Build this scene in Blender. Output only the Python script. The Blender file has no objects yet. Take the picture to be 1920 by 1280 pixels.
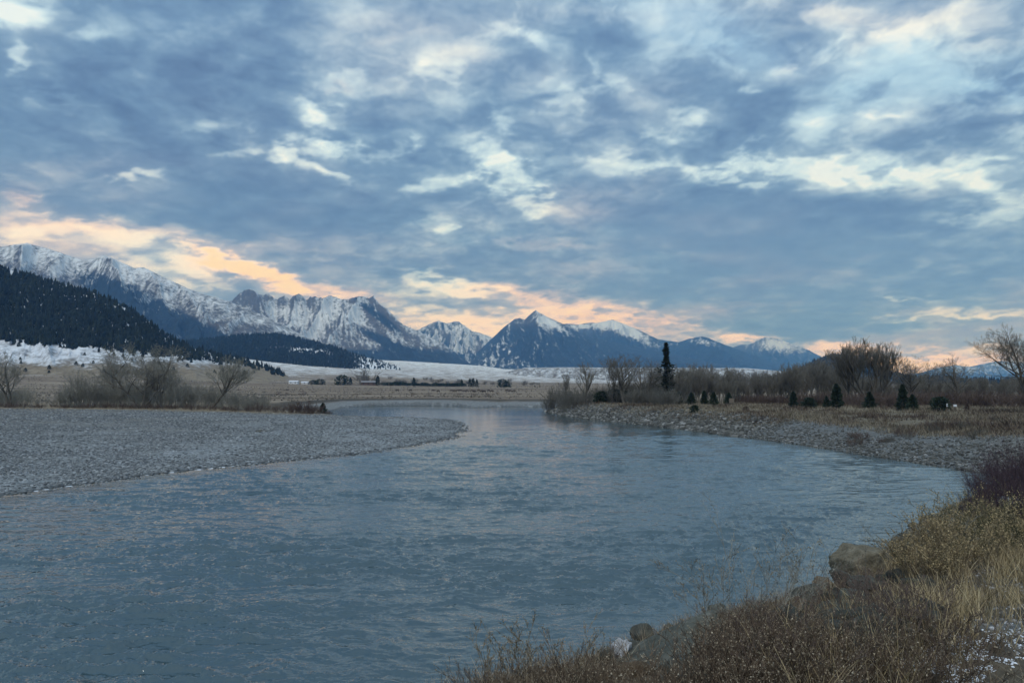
import bpy, math, random
import numpy as np
from mathutils import Vector, Matrix
SC = bpy.context.scene
rng = np.random.default_rng(7)
random.seed(7)
# ------------------------------------------------------------------ camera
F = 1387.0            # focal length in pixels of the 1920 px wide photograph
HOR = 727.0           # image row of the horizon
EYE = 6.0             # eye height above the river
PITCH = math.atan((HOR - 640.0) / F)
cam_d = bpy.data.cameras.new('camera'); cam = bpy.data.objects.new('camera', cam_d)
SC.collection.objects.link(cam); SC.camera = cam
cam_d.sensor_width = 36.0; cam_d.lens = 36.0 * F / 1920.0
cam_d.clip_start = 0.1; cam_d.clip_end = 60000.0
cam.location = (0, 0, EYE); cam.rotation_euler = (math.pi / 2 + PITCH, 0, 0)
CP, SP = math.cos(PITCH), math.sin(PITCH)

def ray(px, py):
    """direction (x, 1, z) per metre of depth for a place seen at (px, py)"""
    a = (px - 960.0) / F; b = (640.0 - py) / F
    y = CP - b * SP; z = SP + b * CP
    return a / y, z / y

def at(px, py, Y):
    tx, tz = ray(px, py)
    return Vector((tx * Y, Y, EYE + tz * Y))

def on_level(px, py, z=0.0):
    tx, tz = ray(px, py)
    Y = (z - EYE) / tz
    return Vector((tx * Y, Y, z))

# ------------------------------------------------------------------ noise in numpy
_pr = np.random.default_rng(11)
_PERM = np.concatenate([_pr.permutation(1024)] * 2)
_ang = _pr.random(1024) * 2 * np.pi
_GX, _GY = np.cos(_ang), np.sin(_ang)
def perlin(x, y):
    x = np.asarray(x, float); y = np.asarray(y, float)
    xi = np.floor(x).astype(np.int64); yi = np.floor(y).astype(np.int64)
    xf = x - xi; yf = y - yi
    u = xf * xf * xf * (xf * (xf * 6 - 15) + 10); v = yf * yf * yf * (yf * (yf * 6 - 15) + 10)
    def gr(ix, iy, dx, dy):
        h = _PERM[_PERM[ix & 1023] + (iy & 1023)]
        return _GX[h] * dx + _GY[h] * dy
    a = gr(xi, yi, xf, yf); b = gr(xi + 1, yi, xf - 1, yf)
    c = gr(xi, yi + 1, xf, yf - 1); d = gr(xi + 1, yi + 1, xf - 1, yf - 1)
    return ((a + (b - a) * u) * (1 - v) + (c + (d - c) * u) * v) * 1.5
def fbm(x, y, oct=5, rough=0.5, lac=2.03, seed=0):
    s = 0; a = 1; t = 0
    for k in range(oct):
        s = s + a * perlin(x + seed * 17.3 + k * 5.1, y - seed * 9.7 + k * 3.3)
        t += a; a *= rough; x = x * lac; y = y * lac
    return s / t
def ridged(x, y, oct=5, rough=0.5, lac=2.03, seed=0):
    s = 0; a = 1; t = 0; w = 1.0
    for k in range(oct):
        n = 1 - np.abs(perlin(x + seed * 17.3 + k * 5.1, y - seed * 9.7 + k * 3.3)) * 1.6
        n = np.clip(n, 0, 1) ** 2
        s = s + a * n * w; t += a; w = np.clip(n * 1.6, 0, 1); a *= rough; x = x * lac; y = y * lac
    return s / t
def sstep(a, b, x):
    t = np.clip((x - a) / (b - a), 0, 1); return t * t * (3 - 2 * t)
# ------------------------------------------------------------------ sky
FILL_EL, FILL_AZ = math.radians(52), math.radians(-165)
def srgb(r, g, b):
    f = lambda c: (c / 255 / 12.92) if c / 255 <= 0.04045 else ((c / 255 + 0.055) / 1.055) ** 2.4
    return (f(r), f(g), f(b), 1.0)

world = bpy.data.worlds.new('World'); SC.world = world; world.use_nodes = True
WN = world.node_tree.nodes; WL = world.node_tree.links; WN.clear()

class G:
    """tiny helper to write node graphs"""
    def __init__(s, nt): s.nt = nt; s.N = nt.nodes; s.L = nt.links
    def put(s, sock, v):
        if isinstance(v, bpy.types.NodeSocket): s.L.new(v, sock)
        else: sock.default_value = v
    def math(s, op, a, b=0.0, c=0.0, clamp=False):
        n = s.N.new('ShaderNodeMath'); n.operation = op; n.use_clamp = clamp
        s.put(n.inputs[0], a); s.put(n.inputs[1], b); s.put(n.inputs[2], c); return n.outputs[0]
    def vec(s, op, a, b=(0, 0, 0), c=(0, 0, 0), scale=None, out=0):
        n = s.N.new('ShaderNodeVectorMath'); n.operation = op
        s.put(n.inputs[0], a); s.put(n.inputs[1], b); s.put(n.inputs[2], c)
        if scale is not None: s.put(n.inputs['Scale'], scale)
        return n.outputs[out]
    def noise(s, v, scale, detail=4, rough=0.5, dist=0.0, color=False, kind=None):
        n = s.N.new('ShaderNodeTexNoise')
        if kind: n.noise_type = kind
        s.put(n.inputs['Vector'], v); s.put(n.inputs['Scale'], scale); s.put(n.inputs['Detail'], detail)
        s.put(n.inputs['Roughness'], rough); s.put(n.inputs['Distortion'], dist)
        return n.outputs['Color' if color else 0]
    def voronoi(s, v, scale, out='Distance', feature='F1', rand=1.0):
        n = s.N.new('ShaderNodeTexVoronoi'); n.feature = feature
        s.put(n.inputs['Vector'], v); s.put(n.inputs['Scale'], scale); s.put(n.inputs['Randomness'], rand)
        return n.outputs[out]
    def ramp(s, f, stops, interp='LINEAR'):
        n = s.N.new('ShaderNodeValToRGB'); n.color_ramp.interpolation = interp
        e = n.color_ramp.elements
        while len(e) < len(stops): e.new(0.5)
        for k, (p, c) in enumerate(stops):
            e[k].position = p; e[k].color = c if len(c) == 4 else (*c, 1.0)
        s.put(n.inputs[0], f); return n.outputs[0]
    def range(s, v, a, b, c=0.0, d=1.0, smooth=False):
        n = s.N.new('ShaderNodeMapRange'); n.interpolation_type = 'SMOOTHSTEP' if smooth else 'LINEAR'
        s.put(n.inputs[0], v); s.put(n.inputs[1], a); s.put(n.inputs[2], b); s.put(n.inputs[3], c); s.put(n.inputs[4], d)
        return n.outputs[0]
    def mix(s, f, a, b, mode='MIX'):
        n = s.N.new('ShaderNodeMix'); n.data_type = 'RGBA'; n.blend_type = mode
        fix = lambda v: (*v, 1.0) if isinstance(v, tuple) and len(v) == 3 else v
        s.put(n.inputs[0], f); s.put(n.inputs[6], fix(a)); s.put(n.inputs[7], fix(b)); return n.outputs[2]
    def sep(s, v):
        n = s.N.new('ShaderNodeSeparateXYZ'); s.put(n.inputs[0], v); return n.outputs
    def comb(s, x, y, z):
        n = s.N.new('ShaderNodeCombineXYZ'); s.put(n.inputs[0], x); s.put(n.inputs[1], y); s.put(n.inputs[2], z); return n.outputs[0]

CLOUDS = [
     (15,8,60,26,0,.55,0,.3),(185,46,22,14,0,.25,0,.2),(4,100,18,26,0,.45,0,.2),(75,165,60,20,-15,.2,0,.1),(300,20,60,16,0,.1,0,.2),
     (730,130,150,75,0,.04,.0,.05),(670,135,48,24,0,.34,.08,.1),(826,122,24,18,-40,.40,0,.1),(650,150,14,9,0,.15,.7,0),(640,90,30,30,0,.15,.15,0),
     (878,90,34,20,0,.18,.45,0),(735,66,26,14,20,.14,.35,0),(700,25,90,20,0,.10,.3,0),(860,25,70,20,0,.12,.25,0),(940,45,36,16,-20,.3,.1,.1),
     (985,60,36,20,-30,.38,0,.2),(1060,180,30,22,0,.30,0,.1),(1100,120,12,60,0,.22,0,.1),(1148,146,42,20,10,.42,0,.15),(1030,150,30,20,0,.2,0,.1),
     (600,205,18,24,20,.5,0,.1),(600,260,48,12,0,.46,0,.1),(680,262,60,10,0,.25,0,0),(745,264,22,12,0,.35,0,.1),(562,290,62,11,-33,.62,0,.1),(460,282,24,8,0,.4,0,0),
     (360,232,40,13,8,.32,0,.1),(934,205,24,30,0,.3,0,.1),(900,296,28,34,30,.5,0,.1),(950,335,50,22,-15,.55,0,.1),(975,382,30,20,30,.55,0,.1),
     (828,338,46,9,0,.45,0,0),(848,427,14,10,0,.5,0,0),(815,412,36,14,0,.22,0,0),(880,440,40,10,0,.12,0,0),(760,470,60,12,0,.14,0,.1),
     (218,330,42,8,6,.6,0,.1),(340,300,60,16,0,.05,.25,0),(200,300,80,22,-5,.08,.35,0),(60,300,70,16,-5,.10,.25,0),
     (1310,25,110,44,-15,.22,0,.8),(1420,70,80,30,-25,.15,0,.6),(1760,120,150,66,0,.22,0,.8),(1900,150,90,40,0,.2,0,.6),(1600,160,60,40,0,.15,0,.5),(1540,78,50,13,10,.35,.2,.4),
     (1250,95,42,24,0,.14,0,.1),(1315,213,20,16,45,.36,0,.1),(1240,245,30,9,10,.32,0,.1),(1410,155,20,12,0,.3,0,.1),(1530,240,36,14,20,.20,0,.2),(1560,215,40,14,10,.10,0,.2),
     (1140,278,42,9,0,.30,0,.1),(1075,285,20,9,0,.2,0,.1),(1215,300,66,16,0,.5,0,.2),(1400,280,46,18,25,.42,0,.2),(1455,310,125,17,0,.62,0,.2),(1378,336,56,11,0,.5,0,.1),
     (1640,296,80,26,10,.42,0,.3),(1700,328,110,15,-6,.55,0,.2),(1840,308,120,12,4,.5,0,.2),(1875,350,60,12,-10,.35,0,.1),(1905,245,26,26,0,.3,0,.2),(1640,265,30,20,0,.2,0,.1),
     (1890,388,60,17,10,.32,0,.1),(1830,415,60,12,12,.2,0,.1),(1240,490,110,10,4,.13,0,0),(1600,510,60,12,10,.10,.1,0),
     (1590,12,110,24,-8,.26,.6,0),(1700,45,120,24,22,.25,.55,0),(1880,20,110,40,0,.20,.35,0),(1495,102,34,12,14,.32,.5,0),(1500,130,70,24,0,.05,.2,0),(1678,194,30,5,6,.3,.35,0),
     (1110,8,120,18,0,.2,.35,0),(985,130,40,24,0,.10,.3,0),(1250,150,60,20,0,.02,.2,0),
     (12,362,60,16,-12,.34,1.1,0),(5,335,40,16,0,.15,.5,0),(60,418,90,14,0,.26,.6,0),(34,440,34,14,0,.5,.15,0),(180,430,76,14,-14,.36,.65,0),(290,432,100,11,-9,.22,.55,0),(100,465,90,20,0,.12,.3,0),
     (245,456,26,10,0,.5,0,0),(215,470,70,20,-20,.25,.15,0),(285,490,70,24,-20,.22,0,.1),(370,508,40,22,-30,.5,.3,0),(425,485,50,12,-8,.5,.9,0),(500,520,90,15,-22,.66,2.0,0),(440,500,50,12,-25,.3,.8,0),(590,540,90,13,-8,.3,.95,0),(455,500,50,12,-15,.3,.6,0),
     (470,462,80,10,0,.15,.4,0),(640,560,60,10,0,.1,.4,0),(180,370,140,30,-5,.02,.1,.1),
     (828,532,66,15,-6,.55,.05,0),(790,548,60,9,0,.3,.05,.1),(905,546,50,8,-4,.4,.3,0),(1000,548,120,13,-6,.3,.85,0),(1080,575,150,10,-8,.26,.85,0),
     (930,598,70,13,0,.35,.35,0),(790,585,70,10,0,.42,.1,.1),(850,606,80,12,0,.5,.5,0),(930,614,60,14,0,.55,.95,0),(1060,592,80,10,0,.3,.7,0),(1160,600,120,11,-4,.3,.8,0),(1250,625,100,14,0,.22,.5,0),
     (1010,456,90,7,0,.16,.45,0),(1060,385,60,20,0,.1,.35,0),(1080,505,70,7,0,.1,.3,0),(1345,578,90,8,3,.12,.45,0),(1290,635,60,12,0,.15,.3,0),
     (1382,638,32,7,0,.62,1.2,0),(1425,642,30,5,0,.3,.8,0),(1560,652,80,8,-2,.5,1.0,0),(1650,684,80,16,0,.55,1.2,0),(1760,684,80,14,0,.4,.9,0),(1850,668,80,9,4,.25,.5,0),
     (1810,592,100,5,2,.75,.15,0),(1780,582,50,4,0,.4,.1,0),(1695,560,42,4,0,.38,.1,0),(1740,650,60,3,0,.3,.4,0),(1840,655,44,4,0,.45,.1,0),(1880,575,60,4,0,.35,.1,0),(1700,640,150,22,0,.1,.3,0),(1760,610,50,6,0,.2,0,0),
     # heavier banks
     (860,372,90,22,0,-.14,0,0),(1240,55,70,44,0,-.10,0,0),(1150,215,50,24,0,-.08,0,0),(1290,260,70,16,0,-.10,0,0),(1440,215,60,34,20,-.09,0,0),(1530,265,50,14,0,-.10,0,0),(1780,240,115,30,0,-.22,0,0),(1950,118,50,34,0,-.2,0,0),
     (700,205,44,30,0,-.08,0,0),(1040,300,60,16,0,-.08,0,0),(430,540,50,22,-25,-.20,.1,0),(1330,352,150,18,0,-.10,0,0),(1670,378,170,20,-4,-.12,0,0),(860,570,50,9,0,-.16,0,.1),(760,560,40,8,0,-.1,0,.1),(1290,660,120,10,0,-.1,-.1,.1),(1520,625,160,14,0,-.12,-.1,.1),
    ]
LIGHT_GRID = [(180,150,155,150,165,165,170,165,185,165,200,190,185),(150,135,130,135,160,172,165,162,160,165,180,190,178),
 (145,130,130,140,150,162,160,155,152,150,165,158,152),(145,140,135,140,148,150,162,165,155,172,176,170,176),
 (165,150,138,132,137,150,162,150,141,138,138,148,160),(185,178,165,165,150,142,150,146,142,142,143,146,152),
 (188,184,182,186,186,182,175,165,150,145,146,156,165),(185,185,185,188,190,192,192,185,172,165,175,178,172)]
WARM_GRID = [(0,0,.05,.05,.1,.35,.3,.1,.1,.15,.5,.5,.4),(0,0,0,0,.1,.3,.2,.1,.1,.1,.1,.05,.1),(0,0,0,0,0,.05,.05,.05,.1,.15,.05,.05,.1),
 (.35,.3,.2,.1,0,0,.05,.1,0,0,0,0,0),(.6,.35,.15,.1,.05,.05,.2,.15,0,0,0,0,0),(.7,.65,.4,.35,.2,.15,.3,.2,.05,0,0,.05,.1),
 (.6,.6,.6,.6,.5,.5,.55,.5,.2,.1,.1,.15,.2),(.7,.7,.7,.8,.7,.7,.8,.8,.6,.5,.7,.7,.6)]
def grid_at(grid, px, py):
    gr = np.array(grid, float); nr, nc = gr.shape
    u = np.clip(px / 160, 0, nc - 1.001); v = np.clip(py / 100, 0, nr - 1.001)
    i = u.astype(int); j = v.astype(int); fu = u - i; fv = v - j
    fu = fu * fu * (3 - 2 * fu); fv = fv * fv * (3 - 2 * fv)
    return (gr[j, i] * (1 - fu) + gr[j, i + 1] * fu) * (1 - fv) + (gr[j + 1, i] * (1 - fu) + gr[j + 1, i + 1] * fu) * fv
def sky_fields(px, py):
    """light, warmth and clear blue of the cloud deck for directions given as photo-like angles (numpy)"""
    tx = (px - 960) / F; tz = (HOR - py) / F          # tangents of bearing and height
    nn = np.sqrt(1 + tx * tx + tz * tz); z = np.maximum(tz / nn, 0)
    X = tx / nn / (z + 0.16); Y = 1 / nn / (z + 0.16)     # the deck seen from below
    el = np.arcsin(np.clip(tz / nn, -1, 1)); fade = 0.35 + 0.65 * np.clip((el - .02) / .28, 0, 1)
    w1x = fbm(X * 3.0, Y * 3.0, 5, .6, seed=1); w1y = fbm(X * 3.0, Y * 3.0, 5, .6, seed=2)
    qx = px + fade * 95 * w1x + 25 * fbm(px / 60, py / 30, 3, seed=3); qy = py + fade * 48 * w1y + 12 * fbm(px / 60, py / 30, 3, seed=4)
    wx = fbm(X * 7, Y * 7, 3, seed=21) * .12; wy = fbm(X * 7, Y * 7, 3, seed=22) * .12
    n1 = fbm(X * 3.2 + wx, Y * 3.2 + wy, 8, .55, seed=5); n2 = fbm(X * 8 + wx * 3, Y * 8 + wy * 3, 6, .60, seed=6)
    bil = .5 - np.abs(fbm(X * 5.0 + wx, Y * 5.0 + wy, 6, .58, seed=9)) * 2.4           # puffy tops, thin creases
    sc = np.stack([np.zeros_like(px)] * 3)
    rag = 0.6 * n1 + 0.8 * n2 - 0.35 * bil
    for (bx, by, sx, sy, rot, l, wm, bl) in CLOUDS:
        c, s_ = math.cos(math.radians(rot)), math.sin(math.radians(rot))
        dx = qx - bx; dy = by - qy
        u = (dx * c + dy * s_) / (sx * 1.25); v = (-dx * s_ + dy * c) / (sy * 1.3)
        d2 = u * u + v * v
        m = d2 < 9
        e = np.exp(-0.9 * d2[m])
        if l > 0.15: e = e * (0.32 + 0.68 * sstep(-0.28, 0.20, rag[m] + (e - 0.40) * 0.75))
        sc[0][m] += l * e; sc[1][m] += wm * e; sc[2][m] += bl * e
    det = 0.38 * n1 + 0.32 * n2 - 0.24 * bil + .04
    smooth = np.exp(-((px - 1420) / 380) ** 2 - ((py - 455) / 115) ** 2) * .6 + np.exp(-((px - 420) / 330) ** 2 - ((py - 390) / 70) ** 2) * .4
    det = det * (1 - smooth)
    det = det * (0.30 + 0.70 * fade) * .92
    L0 = sc[0] * .80; L0 = np.where(L0 > 0.4, 0.4 + (L0 - 0.4) * 0.7, L0)
    base = np.interp(grid_at(LIGHT_GRID, qx, qy), [110, 132, 152, 179, 210], [.05, .24, .39, .54, .70])
    inside = sstep(0.50, 0.62, z)                          # towards the unseen top the deck turns plain and brighter
    base = base * (1 - inside) + (SKY_BASE + 0.03) * inside
    b = base + L0 + det * (0.75 + 1.0 * np.maximum(L0, 0))
    n3 = fbm(X * 1.3, Y * 1.3, 4, .5, seed=8)
    wf = sc[1] * .66 + grid_at(WARM_GRID, qx, qy) * .75 + np.clip(n3 * 0.45, -.05, .2) + np.clip(n1 * 0.3, -.1, .15)
    high = 1 - .55 * sstep(420, 250, py)          # only faint warmth high up
    return b - .10 * np.clip(wf, 0, .6) * sstep(420, 250, py), wf * high, sc[2] + .12
SKY_BASE = 0.36
COOL = [(0.0, (80,106,144)), (0.22, (98,130,168)), (0.36, (113,147,182)), (0.52, (144,176,204)), (0.70, (182,211,230)), (0.88, (214,238,247)), (1.0, (234,248,250))]
BLUE = [(0.0, (88,116,158)), (0.35, (112,148,190)), (0.6, (150,190,222)), (0.85, (182,220,244)), (1.0, (215,238,250))]
WARM = [(0.0, (98,112,148)), (0.3, (124,140,172)), (0.52, (172,174,192)), (0.70, (222,210,208)), (0.86, (248,232,216)), (1.0, (255,246,228))]
FIRE = [(0.0, (150,145,160)), (0.5, (218,192,176)), (0.8, (250,220,172)), (1.0, (255,236,186))]
def deck_colour(g, b, wf, bl):
    rr = lambda t: g.ramp(b, [(p, srgb(*c)) for p, c in t])
    col = g.mix(g.math('MULTIPLY', bl, 1.0, clamp=True), rr(COOL), rr(BLUE))
    col = g.mix(g.math('MULTIPLY', wf, 1.0, clamp=True), col, rr(WARM))
    col = g.mix(g.range(wf, 1.0, 1.8, 0, 1, True), col, rr(FIRE))
    return g.vec('MULTIPLY', col, (1.02, 1.0, 1.0))

def build_world():
    """the overcast overhead and behind: the same deck, plain"""
    g = G(world.node_tree)
    co = g.N.new('ShaderNodeTexCoord').outputs['Generated']
    x, y, z = g.sep(co)
    den = g.math('ADD', g.math('MAXIMUM', z, 0.0), 0.13)
    plane = g.comb(g.math('DIVIDE', x, den), g.math('DIVIDE', y, den), 0.0)
    n1 = g.noise(plane, 2.4, 3, 0.6)
    b = g.math('ADD', SKY_BASE + 0.02, g.range(z, 0.5, 0.85, 0, 0.10, True))
    b = g.math('ADD', b, g.range(y, 0.3, -0.3, 0.0, 0.10, True))
    b = g.math('ADD', b, g.math('MULTIPLY', g.math('SUBTRACT', n1, 0.5), 0.4))
    col = deck_colour(g, b, 0.06, 0.1)
    skyt = g.N.new('ShaderNodeTexSky'); skyt.sky_type = 'NISHITA'; skyt.sun_disc = False
    skyt.sun_elevation = FILL_EL; skyt.sun_rotation = FILL_AZ; skyt.altitude = 1500
    clear = g.vec('SCALE', skyt.outputs[0], scale=0.07)
    col = g.mix(g.range(b, 0.55, 1.0, 0, 0.15), col, clear)      # where the deck is thin the clear sky above shows
    col = g.mix(g.range(z, -0.02, 0.0, 1.0, 0.0), col, srgb(95, 105, 115))
    bg = g.N.new('ShaderNodeBackground'); g.put(bg.inputs[0], col); bg.inputs[1].default_value = 1.15
    out = g.N.new('ShaderNodeOutputWorld'); g.L.new(bg.outputs[0], out.inputs[0])
build_world()
world.cycles.sampling_method = 'MANUAL'; world.cycles.sample_map_resolution = 512

fill_d = bpy.data.lights.new('sun', 'SUN'); sun = bpy.data.objects.new('sun', fill_d); SC.collection.objects.link(sun)
fill_d.energy = 1.35; fill_d.angle = math.radians(16); fill_d.color = (1.0, 0.97, 0.94)  # added fill from behind the viewer, brightens the land without glints on the water
sdir = Vector((math.cos(FILL_EL) * math.sin(FILL_AZ), math.cos(FILL_EL) * math.cos(FILL_AZ), math.sin(FILL_EL)))
sun.rotation_euler = sdir.to_track_quat('Z', 'Y').to_euler()
sun.location = (0, 0, 50)

SC.view_settings.view_transform = 'Standard'; SC.view_settings.look = 'None'
SC.view_settings.exposure = 0.16; SC.view_settings.gamma = 1.0
SC.cycles.use_denoising = True; SC.cycles.use_adaptive_sampling = False
SC.cycles.max_bounces = 6; SC.cycles.diffuse_bounces = 2; SC.cycles.glossy_bounces = 2
SC.cycles.transparent_max_bounces = 8; SC.cycles.volume_bounces = 0
# ------------------------------------------------------------------ mesh and material helpers
def link(o, parent=None):
    SC.collection.objects.link(o)
    if parent is not None: o.parent = parent
    return o
def tag(o, label=None, cat=None, group=None, kind=None):
    if label: o['label'] = label
    if cat: o['category'] = cat
    if group: o['group'] = group
    if kind: o['kind'] = kind
    return o
def np_mesh(name, verts, faces, attrs=None, smooth=True):
    """faces: (n,3) or (n,4) int array; attrs: {name: per-vertex float array}"""
    me = bpy.data.meshes.new(name)
    verts = np.asarray(verts, np.float32); faces = np.asarray(faces, np.int32)
    nf, k = faces.shape
    me.vertices.add(len(verts)); me.vertices.foreach_set('co', verts.ravel())
    me.loops.add(nf * k); me.loops.foreach_set('vertex_index', faces.ravel())
    me.polygons.add(nf); me.polygons.foreach_set('loop_start', np.arange(nf, dtype=np.int32) * k)
    me.polygons.foreach_set('loop_total', np.full(nf, k, np.int32))
    me.polygons.foreach_set('use_smooth', np.full(nf, smooth, bool))
    for an, av in (attrs or {}).items():
        a = me.attributes.new(an, 'FLOAT', 'POINT'); a.data.foreach_set('value', np.asarray(av, np.float32).ravel())
    me.update(calc_edges=True)
    return me
def np_obj(name, verts, faces, mat, parent=None, attrs=None, smooth=True):
    me = np_mesh(name, verts, faces, attrs, smooth); me.materials.append(mat)
    return link(bpy.data.objects.new(name, me), parent)
def grid_faces(nr, nc, keep=None):
    i = np.arange(nr - 1)[:, None] * nc + np.arange(nc - 1)[None, :]
    f = np.stack([i, i + 1, i + nc + 1, i + nc], -1)
    return f.reshape(-1, 4) if keep is None else f[keep]
def compact(v, f, *at_):
    used = np.zeros(len(v), bool); used[f.ravel()] = True
    m = np.cumsum(used) - 1
    return (v[used], m[f]) + tuple(a[used] for a in at_)
def new_mat(name):
    m = bpy.data.materials.new(name); m.use_nodes = True
    g = G(m.node_tree); g.N.clear()
    out = g.N.new('ShaderNodeOutputMaterial'); b = g.N.new('ShaderNodeBsdfPrincipled'); g.L.new(b.outputs[0], out.inputs[0])
    b.inputs['Specular IOR Level'].default_value = 0.2; b.inputs['Roughness'].default_value = 0.9
    g.bsdf = b; g.mat = m; g.out = out
    g.pos = g.N.new('ShaderNodeNewGeometry').outputs['Position']
    return g
def attr(g, name):
    n = g.N.new('ShaderNodeAttribute'); n.attribute_name = name; return n.outputs['Fac']
def bump(g, h, strength=0.5, dist=0.1):
    n = g.N.new('ShaderNodeBump'); n.inputs['Strength'].default_value = strength; n.inputs['Distance'].default_value = dist
    g.put(n.inputs['Height'], h); g.L.new(n.outputs[0], g.bsdf.inputs['Normal'])

# ------------------------------------------------------------------ the cloud deck ahead, far outside the air of the valley
def build_dome():
    az = np.radians(np.concatenate([np.arange(-68, -36, .3), np.arange(-36, 36, .09), np.arange(36, 68.1, .3)]))
    el = np.radians(np.concatenate([np.arange(-3, 29, .09), np.arange(29, 42.1, .3)]))
    A, E = np.meshgrid(az, el)
    R = 30000.0
    v = np.stack([R * np.cos(E) * np.sin(A), R * np.cos(E) * np.cos(A), R * np.sin(E)], -1).reshape(-1, 3)
    px = 960 + F * np.tan(A); py = HOR - F * np.tan(E) / np.cos(A)
    b, wf, bl = sky_fields(px, py)
    g = new_mat('sky')
    em = g.N.new('ShaderNodeEmission'); g.put(em.inputs[0], deck_colour(g, attr(g, 'light'), attr(g, 'warmth'), attr(g, 'clear'))); em.inputs[1].default_value = 0.97
    g.L.new(em.outputs[0], g.out.inputs[0]); g.mat.cycles.emission_sampling = 'NONE'
    o = np_obj('sky', v, grid_faces(len(el), len(az)), g.mat, None, {'light': b, 'warmth': wf, 'clear': bl})
    o.location = (0, 0, EYE); tag(o, kind='structure')
build_dome()
# ------------------------------------------------------------------ land forms
def TX(px): return (np.asarray(px, float) - 960) / F * CP
def TZ(py):
    b = (640.0 - np.asarray(py, float)) / F
    return (SP + b * CP) / (CP - b * SP)
def shore(*pp): return [tuple(on_level(px, py)[:2]) for px, py in pp]
NEAR = [(-150, -60), (-60, -24), (-24, -1), (-10, 8.0), (-4.5, 11.6), (-1.4, 13.6), (2.0, 16.0), (5.4, 18.8), (8.5, 21.3), (11.6, 25.0), (15.5, 30.0), (21, 36), (28, 42), (32.5, 47.5)]
RIGHT = [(34, 52)] + shore((1800,880),(1700,864),(1600,849),(1500,833),(1400,820),(1300,806),(1200,795),(1100,785),(1060,779),(1040,774),(1026,771),(1035,768))
FARS = shore((1060,764.5),(1000,762.5),(930,762.8),(890,764.5),(860,761.5),(800,760.5),(700,761),(640,764))
BAR = shore((618,769),(600,774),(640,779.5),(700,780.5),(780,782.5),(848,787),(870,797),(868,803),(876,808),(852,812),(862,817),(835,824),(790,833),(700,848),(600,858),(450,873),(300,888),(150,909),(0,931),(-200,968)) + [(-60, 24), (-150, 0)]
RIVER = np.array(NEAR + RIGHT + FARS + BAR)
GRP = np.array([0] * len(NEAR) + [1] * len(RIGHT) + [2] * len(FARS) + [3] * len(BAR))   # kind of the bank that starts at each corner
def seg_dist(x, y, a, b):
    dx, dy = b[0] - a[0], b[1] - a[1]
    t = np.clip(((x - a[0]) * dx + (y - a[1]) * dy) / (dx * dx + dy * dy), 0, 1)
    return np.hypot(x - a[0] - t * dx, y - a[1] - t * dy)
def river_dist(x, y):
    """distances to the four kinds of bank, and whether inside the river"""
    n = len(RIVER); D = [np.full(x.shape, 1e6) for _ in range(4)]; ins = np.zeros(x.shape, bool)
    for i in range(n):
        a, b = RIVER[i], RIVER[(i + 1) % n]
        D[GRP[i]] = np.minimum(D[GRP[i]], seg_dist(x, y, a, b))
        if a[1] != b[1]:
            c = ((a[1] > y) != (b[1] > y)) & (x < (b[0] - a[0]) * (y - a[1]) / (b[1] - a[1]) + a[0])
            ins ^= c
    return D, ins
FD = [200, 300, 450, 650, 900, 1300, 1900, 2600, 3400, 4600]
FPX = [-500, 0, 200, 430, 600, 750, 900, 1000, 1200, 1600, 2400]
FPY = [[752]*11, [743.5]*11,
 [734,735,736,737,738,738,738,738,738,738,738],
 [712,718,722,726,729,731,731.5,731.5,731.5,731.5,731.5],
 [690,697,703,713,720,723,724.5,725,725,725,725],
 [664,676,684,697,710,715,718.5,720,721,722,722],
 [650,660,668,681,698,706,711,715,719,720,720],
 [640,650,656,667,686,695,702,709,717,718,718],
 [630,640,646,658,678,685,692,705,715,716,716],
 [620,630,636,650,670,676,685,700,712,713,713]]
def table(x, y, ys, xs, T):
    ys = np.log(np.array(ys, float)); T = np.array(T, float); xs = np.array(xs, float)
    v = np.interp(np.log(np.maximum(y, 1)), ys, np.arange(len(ys))); u = np.interp(x, xs, np.arange(len(xs)))
    j = np.minimum(v.astype(int), len(ys) - 2); i = np.minimum(u.astype(int), len(xs) - 2); fu = u - i; fv = v - j
    return (T[j, i] * (1 - fu) + T[j, i + 1] * fu) * (1 - fv) + (T[j + 1, i] * (1 - fu) + T[j + 1, i + 1] * fu) * fv
FZ = [[EYE + float(TZ(py)) * d for py in row] for row, d in zip(FPY, FD)]
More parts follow.
